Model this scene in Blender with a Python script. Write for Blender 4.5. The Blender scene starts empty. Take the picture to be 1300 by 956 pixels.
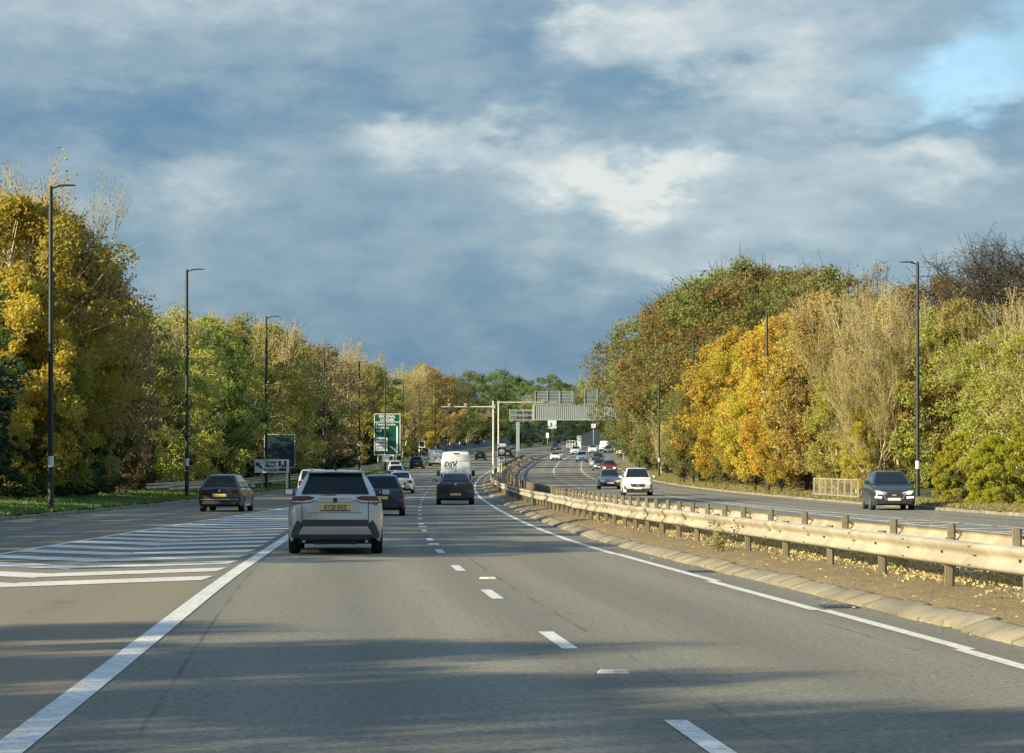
import bpy, math, random
import numpy as np
from mathutils import Vector, Matrix
random.seed(7)
rng = np.random.default_rng(7)
scene = bpy.context.scene
COL = scene.collection
R_ = math.radians

# ------------------------------------------------------------------ helpers
def tag(o, label=None, cat=None, group=None, kind=None):
    if label: o['label'] = label
    if cat: o['category'] = cat
    if group: o['group'] = group
    if kind: o['kind'] = kind
    return o

def empty(name, loc=(0, 0, 0), rz=0.0, parent=None):
    o = bpy.data.objects.new(name, None)
    COL.objects.link(o)
    o.location = loc
    o.rotation_euler = (0, 0, rz)
    if parent: o.parent = parent
    return o

def copy_tree(o, parent=None):
    c = o.copy()
    COL.objects.link(c)
    c.parent = parent
    for ch in list(o.children):
        copy_tree(ch, c)
    return c

class MB:
    def __init__(s):
        s.v = []; s.f = []; s.uv = None
    def add(s, vs, fs):
        n = len(s.v)
        s.v += [tuple(v) for v in vs]
        s.f += [tuple(i + n for i in f) for f in fs]
        return s
    def box(s, cx, cy, cz, sx, sy, sz, rz=0.0, taper=1.0):
        hx, hy, hz = sx / 2, sy / 2, sz / 2
        c, q = math.cos(rz), math.sin(rz)
        vs = []
        for z, t in ((-hz, 1), (hz, taper)):
            for x, y in ((-hx, -hy), (hx, -hy), (hx, hy), (-hx, hy)):
                x *= t; y *= t
                vs.append((cx + x * c - y * q, cy + x * q + y * c, cz + z))
        return s.add(vs, [(0, 3, 2, 1), (4, 5, 6, 7), (0, 1, 5, 4), (1, 2, 6, 5), (2, 3, 7, 6), (3, 0, 4, 7)])
    def tube(s, p0, p1, r0, r1=None, n=8, cap=True):
        if r1 is None: r1 = r0
        p0 = Vector(p0); p1 = Vector(p1); d = (p1 - p0).normalized()
        a = d.orthogonal().normalized(); b = d.cross(a)
        vs = []
        for p, r in ((p0, r0), (p1, r1)):
            for i in range(n):
                t = 2 * math.pi * i / n
                vs.append(p + a * (r * math.cos(t)) + b * (r * math.sin(t)))
        fs = [(i, (i + 1) % n, n + (i + 1) % n, n + i) for i in range(n)]
        if cap: fs += [tuple(range(n - 1, -1, -1)), tuple(range(n, 2 * n))]
        return s.add(vs, fs)
    def loft(s, rings, closed=False, cap=False):
        n = len(rings[0]); vs = [p for r in rings for p in r]; fs = []
        m = n if closed else n - 1
        for i in range(len(rings) - 1):
            for j in range(m):
                k = (j + 1) % n
                fs.append((i * n + j, i * n + k, (i + 1) * n + k, (i + 1) * n + j))
        if cap:
            fs.append(tuple(range(n - 1, -1, -1)))
            fs.append(tuple((len(rings) - 1) * n + j for j in range(n)))
        return s.add(vs, fs)
    def prism_xz(s, pts, y0, y1):
        """polygon in the x-z plane, extruded from y0 to y1"""
        n = len(pts)
        vs = [(x, y0, z) for x, z in pts] + [(x, y1, z) for x, z in pts]
        fs = [tuple(range(n)), tuple(range(2 * n - 1, n - 1, -1))]
        fs += [(i, n + i, n + (i + 1) % n, (i + 1) % n) for i in range(n)]
        return s.add(vs, fs)
    def build(s, name, mat, parent=None, smooth=False, bevel=0.0, angle=35):
        me = bpy.data.meshes.new(name)
        me.from_pydata(s.v, [], s.f)
        me.materials.append(mat)
        me.validate()
        import bmesh
        bm = bmesh.new(); bm.from_mesh(me)
        bmesh.ops.recalc_face_normals(bm, faces=bm.faces)
        bm.to_mesh(me); bm.free()
        if smooth:
            me.shade_smooth()
            me.set_sharp_from_angle(angle=R_(angle))
        o = bpy.data.objects.new(name, me)
        COL.objects.link(o)
        if parent: o.parent = parent
        if bevel:
            b = o.modifiers.new('bevel', 'BEVEL'); b.width = bevel; b.segments = 2; b.limit_method = 'ANGLE'
        return o

def np_mesh(name, verts, faces_n, loops, mat):
    """fast mesh from flat arrays; faces all have faces_n corners"""
    me = bpy.data.meshes.new(name)
    nv = len(verts); nf = len(loops) // faces_n
    me.vertices.add(nv); me.loops.add(len(loops)); me.polygons.add(nf)
    me.vertices.foreach_set('co', verts.astype(np.float32).ravel())
    me.loops.foreach_set('vertex_index', loops.astype(np.int32))
    me.polygons.foreach_set('loop_start', np.arange(0, nf * faces_n, faces_n, dtype=np.int32))
    me.polygons.foreach_set('loop_total', np.full(nf, faces_n, dtype=np.int32))
    me.materials.append(mat)
    me.update(calc_edges=True)
    return me

def text_obj(name, s, size, mat, parent, loc, rot=(R_(90), 0, 0), bold=0.0, shear=0.0, align='LEFT', sx=1.0):
    cu = bpy.data.curves.new(name, 'FONT')
    cu.body = s; cu.size = size; cu.extrude = 0.002; cu.offset = bold; cu.shear = shear
    cu.align_x = align; cu.resolution_u = 2
    t = bpy.data.objects.new(name, cu)
    COL.objects.link(t)
    bpy.context.view_layer.update()
    me = bpy.data.meshes.new_from_object(t)
    bpy.data.objects.remove(t)
    me.materials.clear(); me.materials.append(mat)
    o = bpy.data.objects.new(name, me)
    COL.objects.link(o)
    o.parent = parent; o.location = loc; o.rotation_euler = rot; o.scale = (sx, 1, 1)
    return o

# ------------------------------------------------------------------ materials
def nt_new(name):
    m = bpy.data.materials.new(name); m.use_nodes = True
    nt = m.node_tree
    b = nt.nodes.get('Principled BSDF')
    return m, nt, b

def N(nt, typ, **kw):
    n = nt.nodes.new(typ)
    for k, v in kw.items():
        if k in n.inputs.keys() if isinstance(k, str) else False:
            n.inputs[k].default_value = v
        else:
            setattr(n, k, v)
    return n

def noise(nt, vec, scale, detail=4, rough=0.6, lo=None, hi=None, dist=0.0):
    n = nt.nodes.new('ShaderNodeTexNoise')
    n.inputs['Scale'].default_value = scale
    n.inputs['Detail'].default_value = detail
    n.inputs['Roughness'].default_value = rough
    n.inputs['Distortion'].default_value = dist
    if vec: nt.links.new(vec, n.inputs['Vector'])
    out = n.outputs['Fac']
    if lo is not None:
        r = nt.nodes.new('ShaderNodeMapRange')
        r.inputs['From Min'].default_value = lo; r.inputs['From Max'].default_value = hi
        nt.links.new(out, r.inputs['Value'])
        out = r.outputs['Result']
    return out

def mixc(nt, fac, a, b, mode='MIX'):
    m = nt.nodes.new('ShaderNodeMix'); m.data_type = 'RGBA'; m.blend_type = mode
    for sock, v in ((m.inputs[0], fac), (m.inputs[6], a), (m.inputs[7], b)):
        if isinstance(v, (int, float)): sock.default_value = v
        elif isinstance(v, tuple): sock.default_value = (*v[:3], 1)
        else: nt.links.new(v, sock)
    return m.outputs[2]

def mathn(nt, op, a, b=None, clamp=False):
    m = nt.nodes.new('ShaderNodeMath'); m.operation = op; m.use_clamp = clamp
    for i, v in enumerate((a, b)):
        if v is None: continue
        if isinstance(v, (int, float)): m.inputs[i].default_value = v
        else: nt.links.new(v, m.inputs[i])
    return m.outputs[0]

def objco(nt, scale=(1, 1, 1)):
    t = nt.nodes.new('ShaderNodeTexCoord'); mp = nt.nodes.new('ShaderNodeMapping')
    mp.inputs['Scale'].default_value = scale
    nt.links.new(t.outputs['Object'], mp.inputs['Vector'])
    return mp.outputs['Vector']

def uvco(nt, scale=(1, 1, 1)):
    t = nt.nodes.new('ShaderNodeTexCoord'); mp = nt.nodes.new('ShaderNodeMapping')
    mp.inputs['Scale'].default_value = scale
    nt.links.new(t.outputs['UV'], mp.inputs['Vector'])
    return mp.outputs['Vector']

def bump(nt, b, h, strength=0.3, dist=0.02):
    n = nt.nodes.new('ShaderNodeBump'); n.inputs['Strength'].default_value = strength
    n.inputs['Distance'].default_value = dist
    nt.links.new(h, n.inputs['Height']); nt.links.new(n.outputs[0], b.inputs['Normal'])

def mat_simple(name, col, rough=0.5, metal=0.0, var=0.12, scale=3.0, coat=0.0, dirt=None):
    m, nt, b = nt_new(name)
    v = objco(nt)
    f = noise(nt, v, scale, 5, 0.6, 0.3, 0.7)
    c = mixc(nt, f, tuple(x * (1 - var) for x in col), tuple(min(1, x * (1 + var)) for x in col))
    if dirt:
        f2 = noise(nt, v, scale * 0.6, 6, 0.7, 0.45, 0.75)
        c = mixc(nt, f2, c, dirt)
    nt.links.new(c, b.inputs['Base Color'])
    rr = noise(nt, v, scale * 2, 3, 0.5)
    r = nt.nodes.new('ShaderNodeMapRange'); r.inputs['To Min'].default_value = max(0.02, rough - 0.08); r.inputs['To Max'].default_value = min(1, rough + 0.1)
    nt.links.new(rr, r.inputs['Value']); nt.links.new(r.outputs[0], b.inputs['Roughness'])
    b.inputs['Metallic'].default_value = metal
    if coat: b.inputs['Coat Weight'].default_value = coat; b.inputs['Coat Roughness'].default_value = 0.05
    return m

def mat_emit(name, col, strength):
    m, nt, b = nt_new(name)
    b.inputs['Base Color'].default_value = (*col, 1)
    b.inputs['Emission Color'].default_value = (*col, 1)
    b.inputs['Emission Strength'].default_value = strength
    return m

def mat_asphalt(name, base=(0.228, 0.212, 0.162), seed=0.0):
    m, nt, b = nt_new(name)
    v = objco(nt); u = uvco(nt, (1.0, 0.02, 1)); u2 = uvco(nt, (0.9, 0.06, 1))
    agg = noise(nt, v, 17, 5, 0.85, 0.36, 0.64)
    track = noise(nt, u, 1.1, 3, 0.55, 0.3, 0.7)
    patch = noise(nt, u2, 0.5, 4, 0.6, 0.35, 0.7)
    c = mixc(nt, track, tuple(x * 0.80 for x in base), tuple(x * 1.2 for x in base))
    c = mixc(nt, patch, c, tuple(x * 1.0 for x in (base[0] * .9, base[1] * .93, base[2] * 1.0)))
    cr = nt.nodes.new('ShaderNodeMix'); cr.data_type = 'RGBA'; cr.blend_type = 'MULTIPLY'
    cr.inputs[0].default_value = 1.0
    g = mixc(nt, agg, (0.55, 0.55, 0.55), (1.45, 1.43, 1.36))
    nt.links.new(c, cr.inputs[6]); nt.links.new(g, cr.inputs[7])
    uu = nt.nodes.new('ShaderNodeSeparateXYZ'); nt.links.new(uvco(nt), uu.inputs[0])
    U_ = uu.outputs['X']
    ph_ = mathn(nt, 'COSINE', mathn(nt, 'MULTIPLY', U_, 2 * math.pi / 1.8))
    wob = noise(nt, uvco(nt, (1, .03, 1)), .9, 2, .5)
    trk = mathn(nt, 'MULTIPLY', mathn(nt, 'MULTIPLY', mathn(nt, 'ADD', mathn(nt, 'MULTIPLY', ph_, .5), .5), wob), .55, True)
    c3 = mixc(nt, trk, cr.outputs[2], (0.10, 0.098, 0.09))
    # unswept brownish surface under the hatching
    edge = mathn(nt, 'ADD', U_, mathn(nt, 'MULTIPLY', noise(nt, v, .6, 4, .6), .8))
    hm = mathn(nt, 'MULTIPLY', mathn(nt, 'LESS_THAN', edge, -3.5), mathn(nt, 'GREATER_THAN', U_, -9.0))
    c3 = mixc(nt, mathn(nt, 'MULTIPLY', hm, .5), c3, (0.25, 0.20, 0.125))
    # straight longitudinal joints with broken edges
    for uj, wj in ((.42, .022), (-3.35, .02), (3.05, .018)):
        dj = mathn(nt, 'ABSOLUTE', mathn(nt, 'SUBTRACT', mathn(nt, 'ADD', U_, mathn(nt, 'MULTIPLY', noise(nt, v, 2.5, 3, .6), .06)), uj + .03))
        c3 = mixc(nt, mathn(nt, 'MULTIPLY', mathn(nt, 'LESS_THAN', dj, wj), mathn(nt, 'MULTIPLY', noise(nt, v, .5, 3, .6, .4, .6), .6)), c3, (0.085, 0.08, 0.07))
    stn = noise(nt, uvco(nt, (1, .35, 1)), .8, 5, .7, .60, .78)
    c3 = mixc(nt, mathn(nt, 'MULTIPLY', stn, .45), c3, (0.07, 0.068, 0.062))
    nt.links.new(c3, b.inputs['Base Color'])
    b.inputs['Roughness'].default_value = 0.9
    b.inputs['Specular IOR Level'].default_value = 0.16
    bump(nt, b, agg, 0.35, 0.008)
    return m

def mat_leaf(name, c1, c2, c3, trans=0.48, scale=0.55):
    m, nt, b = nt_new(name)
    v = objco(nt)
    f1 = noise(nt, v, scale, 3, 0.6, 0.36, 0.64)
    f2 = noise(nt, v, scale * 6, 2, 0.6, 0.35, 0.7)
    oi = nt.nodes.new('ShaderNodeObjectInfo')
    c = mixc(nt, f1, c1, c2)
    c = mixc(nt, f2, c, c3)
    hs = nt.nodes.new('ShaderNodeHueSaturation')
    hv = nt.nodes.new('ShaderNodeMapRange'); hv.inputs['To Min'].default_value = 0.483; hv.inputs['To Max'].default_value = 0.517
    vv = nt.nodes.new('ShaderNodeMapRange'); vv.inputs['To Min'].default_value = 0.8; vv.inputs['To Max'].default_value = 1.2
    nt.links.new(oi.outputs['Random'], hv.inputs['Value'])
    r2 = mathn(nt, 'FRACT', mathn(nt, 'MULTIPLY', oi.outputs['Random'], 37.7))
    nt.links.new(r2, vv.inputs['Value'])
    nt.links.new(hv.outputs[0], hs.inputs['Hue']); nt.links.new(vv.outputs[0], hs.inputs['Value'])
    nt.links.new(c, hs.inputs['Color'])
    nt.links.new(hs.outputs[0], b.inputs['Base Color'])
    b.inputs['Roughness'].default_value = 0.65
    b.inputs['Specular IOR Level'].default_value = 0.25
    tr = nt.nodes.new('ShaderNodeBsdfTranslucent')
    nt.links.new(hs.outputs[0], tr.inputs['Color'])
    mx = nt.nodes.new('ShaderNodeMixShader'); mx.inputs[0].default_value = trans
    nt.links.new(b.outputs[0], mx.inputs[1]); nt.links.new(tr.outputs[0], mx.inputs[2])
    nt.links.new(mx.outputs[0], nt.nodes['Material Output'].inputs['Surface'])
    return m

M = {}
M['asphalt'] = mat_asphalt('asphalt')
def mat_paint():
    m, nt, b = nt_new('road_paint')
    v = objco(nt)
    f = noise(nt, v, 11, 6, 0.8, 0.47, 0.66)
    f2 = noise(nt, v, 1.2, 3, 0.6, 0.35, 0.7)
    c = mixc(nt, f2, (0.72, 0.70, 0.62), (0.58, 0.56, 0.49))
    c = mixc(nt, mathn(nt, 'MULTIPLY', f, .85), c, (0.24, 0.22, 0.18))
    nt.links.new(c, b.inputs['Base Color']); b.inputs['Roughness'].default_value = 0.75
    return m
M['paint'] = mat_paint()
def mat_kerb():
    m, nt, b = nt_new('kerb_concrete')
    v = objco(nt)
    f = noise(nt, v, 1.6, 7, 0.78, 0.38, 0.62); g = noise(nt, v, 25, 3, 0.7, 0.3, 0.7)
    c = mixc(nt, f, (0.34, 0.30, 0.21), (0.12, 0.10, 0.055))
    c = mixc(nt, g, c, (0.24, 0.21, 0.14))
    u = uvco(nt)
    s = nt.nodes.new('ShaderNodeSeparateXYZ'); nt.links.new(u, s.inputs[0])
    dv_ = mathn(nt, 'DIVIDE', mathn(nt, 'ADD', s.outputs['Y'], 40.0), 0.915)
    fr = mathn(nt, 'FRACT', dv_)
    j = mathn(nt, 'GREATER_THAN', fr, 0.955)
    wn_ = nt.nodes.new('ShaderNodeTexWhiteNoise'); wn_.noise_dimensions = '1D'; nt.links.new(mathn(nt, 'FLOOR', dv_), wn_.inputs['W'])
    c = mixc(nt, mathn(nt, 'MULTIPLY', wn_.outputs['Value'], .55), c, (0.15, 0.125, 0.08))
    c = mixc(nt, mathn(nt, 'MULTIPLY', j, .6), c, (0.09, 0.08, 0.05))
    nt.links.new(c, b.inputs['Base Color']); b.inputs['Roughness'].default_value = 0.85
    bump(nt, b, g, 0.5, 0.01)
    return m
M['kerb'] = mat_kerb()
def mat_ground(name, a, b_, c_, s=0.8, fine=18, rough=0.95):
    m, nt, b = nt_new(name)
    v = objco(nt)
    f = noise(nt, v, s, 6, 0.7, 0.35, 0.68); g = noise(nt, v, fine, 4, 0.75, 0.35, 0.7)
    c = mixc(nt, f, a, b_); c = mixc(nt, g, c, c_)
    nt.links.new(c, b.inputs['Base Color']); b.inputs['Roughness'].default_value = rough
    bump(nt, b, g, 0.7, 0.04)
    return m
M['median'] = mat_ground('median_dirt', (0.29, 0.20, 0.085), (0.17, 0.12, 0.05), (0.23, 0.18, 0.09), 1.2, 14)
M['soil'] = mat_ground('verge_soil', (0.05, 0.07, 0.02), (0.08, 0.06, 0.025), (0.04, 0.05, 0.015), 0.4, 10)
M['grassground'] = mat_ground('verge_grass', (0.07, 0.13, 0.03), (0.11, 0.17, 0.04), (0.05, 0.09, 0.02), 0.5, 12)
M['verge_right'] = mat_ground('verge_leaf_litter', (0.20, 0.16, 0.06), (0.12, 0.13, 0.04), (0.24, 0.19, 0.08), 0.5, 12)
M['ground'] = mat_ground('ground_field', (0.05, 0.08, 0.02), (0.08, 0.09, 0.03), (0.05, 0.06, 0.02), 0.05, 1)
M['bank'] = mat_ground('bank_concrete', (0.10, 0.12, 0.12), (0.14, 0.15, 0.14), (0.08, 0.10, 0.09), 0.1, 2)
M['galv'] = mat_simple('galvanised_steel', (0.47, 0.415, 0.295), 0.5, 0.25, 0.18, 1.1, dirt=(0.27, 0.22, 0.13))
M['galvpost'] = mat_simple('galvanised_post', (0.24, 0.21, 0.14), 0.65, 0.2, 0.25, 3, dirt=(0.13, 0.10, 0.05))
M['black'] = mat_simple('black_paint', (0.018, 0.024, 0.022), 0.45)
M['palepost'] = mat_simple('pale_galvanised_mast', (0.48, 0.47, 0.40), 0.5, 0.2)
M['gantry'] = mat_simple('gantry_grey_steel', (0.30, 0.34, 0.33), 0.55, 0.15, 0.1, 1)
M['gantrydark'] = mat_simple('sign_back_grey', (0.12, 0.145, 0.14), 0.6, 0.1, 0.15, 1)
M['white'] = mat_simple('white_sign', (0.72, 0.74, 0.70), 0.4, 0, 0.04)
M['signgreen'] = mat_simple('green_sign', (0.0, 0.065, 0.042), 0.4, 0, 0.06)
M['signdark'] = mat_simple('dark_sign', (0.008, 0.028, 0.035), 0.45, 0, 0.1)
M['signblack'] = mat_simple('sign_black', (0.03, 0.032, 0.035), 0.5)
M['tyre'] = mat_simple('tyre_rubber', (0.018, 0.018, 0.018), 0.85)
M['rim'] = mat_simple('alloy_rim', (0.45, 0.46, 0.46), 0.35, 0.7)
M['plastic'] = mat_simple('black_plastic', (0.022, 0.025, 0.026), 0.6)
def mat_glass(name, col, rough=0.06):
    m, nt, b = nt_new(name)
    b.inputs['Base Color'].default_value = (*col, 1)
    b.inputs['Roughness'].default_value = rough
    b.inputs['Specular IOR Level'].default_value = 0.22
    return m
M['glass'] = mat_glass('tinted_glass', (0.010, 0.014, 0.016))
M['mirrorglass'] = mat_glass('mirror_glass', (0.55, 0.58, 0.56), 0.15)
M['chrome'] = mat_simple('chrome', (0.78, 0.78, 0.74), 0.22, 0.8, 0.03)
M['redlamp'] = mat_simple('red_tail_lamp', (0.10, 0.02, 0.018), 0.2, 0, 0.2, 12, coat=0.6)
M['headlamp'] = mat_simple('headlamp_lens', (0.72, 0.75, 0.75), 0.15, 0.2, 0.1, 12, coat=0.6)
M['headlit'] = mat_emit('headlamp_lit', (1.0, 0.93, 0.78), 3.5)
M['drl'] = mat_emit('daylight_running_lamp', (1.0, 0.95, 0.85), 1.6)
M['plate_y'] = mat_simple('plate_yellow', (0.68, 0.52, 0.16), 0.4, 0, 0.04)
M['plate_w'] = mat_simple('plate_white', (0.62, 0.63, 0.60), 0.4, 0, 0.04)
M['ink'] = mat_simple('plate_ink', (0.02, 0.02, 0.02), 0.5)
M['dsv'] = mat_simple('dark_blue_lettering', (0.01, 0.05, 0.11), 0.5)
M['skid'] = mat_simple('silver_skid_plate', (0.36, 0.34, 0.28), 0.45, 0.3, 0.08)
M['amber'] = mat_simple('amber_lens', (0.6, 0.2, 0.02), 0.3)

def paint(name, col, metal=0.35, rough=0.32):
    return mat_simple(name, col, rough, metal, 0.07, 2.5, coat=0.7)

# bark and leaves
M['bark_dark'] = mat_simple('dark_bark', (0.055, 0.045, 0.03), 0.9, 0, 0.3, 4)
M['bark_pale'] = mat_simple('pale_bark', (0.42, 0.36, 0.19), 0.85, 0, 0.25, 3)
M['bark_twig'] = mat_simple('twig_bark', (0.40, 0.33, 0.17), 0.85, 0, 0.25, 2)
L = {}
L['gold'] = mat_leaf('golden_leaves', (0.62, 0.43, 0.035), (0.38, 0.31, 0.045), (0.62, 0.50, 0.09))
L['yellow'] = mat_leaf('yellow_leaves', (0.56, 0.47, 0.06), (0.27, 0.29, 0.04), (0.50, 0.40, 0.06))
L['orange'] = mat_leaf('orange_leaves', (0.52, 0.34, 0.07), (0.28, 0.21, 0.06), (0.56, 0.45, 0.16))
L['russet'] = mat_leaf('russet_leaves', (0.34, 0.22, 0.09), (0.18, 0.16, 0.06), (0.44, 0.35, 0.17))
L['oak'] = mat_leaf('oak_leaves', (0.30, 0.23, 0.07), (0.13, 0.17, 0.04), (0.34, 0.23, 0.08))
L['olive'] = mat_leaf('olive_leaves', (0.24, 0.25, 0.06), (0.12, 0.17, 0.035), (0.34, 0.31, 0.11))
L['green'] = mat_leaf('green_leaves', (0.13, 0.22, 0.035), (0.07, 0.13, 0.025), (0.24, 0.28, 0.08))
L['yellowgreen'] = mat_leaf('yellow_green_leaves', (0.38, 0.40, 0.06), (0.19, 0.25, 0.04), (0.48, 0.44, 0.12))
L['bright'] = mat_leaf('bright_bush_leaves', (0.48, 0.45, 0.03), (0.30, 0.33, 0.03), (0.55, 0.47, 0.06))
L['dark'] = mat_leaf('dark_evergreen_leaves', (0.035, 0.08, 0.03), (0.06, 0.11, 0.04), (0.05, 0.07, 0.025), 0.2)
L['brownbush'] = mat_leaf('brown_shrub_leaves', (0.24, 0.17, 0.06), (0.16, 0.13, 0.05), (0.26, 0.21, 0.09))
L['twigleaf'] = mat_leaf('sparse_pale_leaves', (0.42, 0.36, 0.14), (0.30, 0.26, 0.10), (0.46, 0.36, 0.10))
L['litter'] = mat_leaf('fallen_leaf_litter', (0.46, 0.35, 0.12), (0.32, 0.23, 0.10), (0.52, 0.44, 0.20), 0.1, 2.0)

# ------------------------------------------------------------------ alignment of the road
YS = np.arange(-60, 781, 1.0)
def curve(pts):
    p = np.array(pts, float)
    a = np.interp(YS, p[:, 0], p[:, 1])
    k = np.exp(-0.5 * (np.arange(-18, 19) / 7.0) ** 2); k /= k.sum()
    ext = np.concatenate([a[0] + (a[1] - a[0]) * np.arange(-18, 0), a, a[-1] + (a[-1] - a[-2]) * np.arange(1, 19)])
    sm = np.convolve(ext, k, 'valid')
    return lambda y: np.interp(y, YS, sm)
fM = curve([(-60, 9.5), (0, 5.55), (20, 4.25), (28, 3.62), (35, 3.05), (48, 2.0), (63, 1.05), (85, .15), (112, -.75), (150, -1.95), (190, -2.85), (228, -3.3), (270, -3.4), (325, -2.75), (400, -.6), (460, 2.3), (530, 7.5), (600, 15), (660, 24), (780, 46)])
fD = curve([(-60, 6.0), (0, 2.3), (20, .72), (33, -.32), (42, -.95), (50, -1.45), (59, -1.92), (67, -2.35), (87, -3.2), (97, -3.55), (109, -3.98), (130, -4.7), (153, -5.35), (177, -5.94), (204, -6.5), (240, -6.85), (270, -6.95), (325, -6.3), (400, -4.15), (460, -1.25), (530, 3.95), (600, 11.45), (660, 20.4), (780, 42.4)])
fLf = curve([(-60, .5), (0, -2.0), (19, -3.15), (24, -3.42), (29, -3.75), (35, -4.15), (45, -4.65), (52, -4.98), (59, -5.35), (80, -6.45), (100, -7.2), (130, -8.25), (165, -9.35), (200, -10.1), (780, 38)])
fHh = curve([(-60, -9.2), (0, -9.6), (48, -9.85), (73, -10.1), (103, -10.0), (140, -9.9), (170, -9.85), (200, -10.2), (780, 38)])
fK = curve([(-60, -17.2), (82, -16.75), (97, -16.7), (130, -16.6), (160, -16.4), (190, -16.15), (230, -15.9), (270, -15.3), (312, -14.6), (350, -14.1), (392, -13.2), (432, -11.7), (472, -9.8), (530, -4.8), (593, 2.5), (660, 12), (780, 34)])
fR = curve([(-60, 22.5), (0, 20.5), (73, 18.9), (90, 18.3), (104, 17.8), (123, 16.85), (143, 16.05), (189, 14.3), (212, 13.8), (239, 13.45), (300, 13.6), (350, 14.6), (400, 17), (460, 22.0), (530, 29), (600, 38), (660, 48), (780, 72)])
fO = lambda y: fM(y) + 4.45
def zp(y):
    y = np.asarray(y, float)
    a = 3.4e-5 * np.clip(y - 90, 0, 310) ** 2
    b = np.clip(y - 400, 0, 380) * 2 * 3.4e-5 * 310
    return a + b
def zf(y): return float(zp(y))
def bankL(d): return 0.14 + (0.055 * min(d, 4) if d > 0 else 0) + (0.12 * min(max(d - 4, 0), 14))
def bankR(d): return 0.12 + 0.05 * min(d, 3) + 0.10 * min(max(d - 3, 0), 20)

def strip(name, cols, ys, mat, uvc=None, parent=None, kind='structure', smooth=True):
    """cols: list of (fx(y), fz offset above road profile) running left to right"""
    nx = len(cols); V = np.zeros((len(ys), nx, 3)); U = np.zeros((len(ys), nx, 2))
    for j, (fx, fz) in enumerate(cols):
        x = fx(ys); V[:, j, 0] = x; V[:, j, 1] = ys
        V[:, j, 2] = zp(ys) + (fz(ys) if callable(fz) else fz)
        U[:, j, 0] = x - (uvc(ys) if uvc else 0); U[:, j, 1] = ys
    ny = len(ys)
    i, j = np.meshgrid(np.arange(ny - 1), np.arange(nx - 1), indexing='ij')
    a = (i * nx + j).ravel()
    q = np.stack([a, a + 1, a + nx + 1, a + nx], 1).ravel()
    me = np_mesh(name, V.reshape(-1, 3), 4, q, mat)
    uv = me.uv_layers.new(name='UVMap')
    uv.data.foreach_set('uv', U.reshape(-1, 2)[q].astype(np.float32).ravel())
    if smooth: me.shade_smooth()
    o = bpy.data.objects.new(name, me); COL.objects.link(o)
    if parent: o.parent = parent
    if kind: o['kind'] = kind
    return o

def off(f, d): return lambda y: f(y) + d
def lerp(f, g, t): return lambda y: f(y) * (1 - t) + g(y) * t
YR = np.concatenate([np.arange(-40, 120, 1.5), np.arange(120, 760, 4.0)])

# base ground out to the horizon
gx = np.array([-2500, -900, -300, -120, -60, -30, 0, 30, 60, 120, 300, 900, 2500.])
gy = np.concatenate([[-600, -200, -60], np.arange(-40, 780, 10.), [900, 1300, 3000, 7000]])
V = np.zeros((len(gy), len(gx), 3)); V[:, :, 0] = gx[None, :]; V[:, :, 1] = gy[:, None]; V[:, :, 2] = zp(gy)[:, None] - 0.06
nx = len(gx); i, j = np.meshgrid(np.arange(len(gy) - 1), np.arange(nx - 1), indexing='ij'); a = (i * nx + j).ravel()
me = np_mesh('ground', V.reshape(-1, 3), 4, np.stack([a, a + 1, a + nx + 1, a + nx], 1).ravel(), M['ground'])
go = bpy.data.objects.new('ground', me); COL.objects.link(go); go['kind'] = 'structure'

rl = [(lerp(fK, off(fM, .66), t), 0.0) for t in np.linspace(0, 1, 6)]
strip('road', rl, YR, M['asphalt'], fD)
rr = [(lerp(off(fO, -.62), fR, t), 0.0) for t in np.linspace(0, 1, 6)]
strip('opposite_road', rr, YR, M['asphalt'], fD)

# kerbs
def kerb(name, f, sgn, y0=-40, y1=740, splay=0.26, h=0.12):
    ys = np.arange(y0, y1, 0.915 / 2 if y1 < 200 else 3.0)
    if y1 >= 200: ys = np.concatenate([np.arange(y0, 130, 0.915 / 2), np.arange(130, y1, 3.)])
    nu = ys.copy()
    near = np.concatenate([[a_, a_ + .885] for a_ in np.arange(y0, 130, .915)])
    ys = np.concatenate([near, np.arange(132, y1, 3.)])
    jit = rng.normal(0, 0.012, len(ys)); jit2 = rng.normal(0, 0.009, len(ys))
    u_ = rng.normal(0, 0.020, len(near) // 2 + 1); u2_ = rng.normal(0, 0.012, len(near) // 2 + 1)
    for q_ in range(len(near)): jit[q_] = u_[q_ // 2]; jit2[q_] = u2_[q_ // 2]
    jf = lambda y: jit; hz = lambda y: jit2
    prof = [(0.0, -.02), (0.01, .035), (splay, h), (splay + .07, h + .005), (splay + .10, h - .02)]
    cols = [((lambda y, d=d: f(y) + sgn * (d + jit)), (lambda y, z=z: z + jit2)) for d, z in prof]
    if sgn < 0: cols = cols[::-1]
    return strip(name, cols, ys, M['kerb'], f, smooth=False)
kerb('median_kerb', off(fM, .62), 1)
kerb('opposite_median_kerb', off(fO, -.6), -1)
kerb('left_kerb', fK, -1, splay=.03)
kerb('right_kerb', fR, 1, splay=.03)

ym = np.concatenate([np.arange(-40, 110, .8), np.arange(110, 740, 4.)])
nzm = rng.normal(0, 1, (len(ym), 14))
cols = []
for k, t in enumerate(np.linspace(0, 1, 14)):
    amp = 0 if k in (0, 13) else 0.012
    cols.append((lerp(off(fM, .92), off(fO, -.90), t), (lambda y, k=k, amp=amp, t=t: (0.095 if k in (0, 13) else 0.135) + 0.09 * math.sin(math.pi * t) + amp * nzm[:, k])))
strip('median_ground', cols, ym, M['median'])

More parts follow.
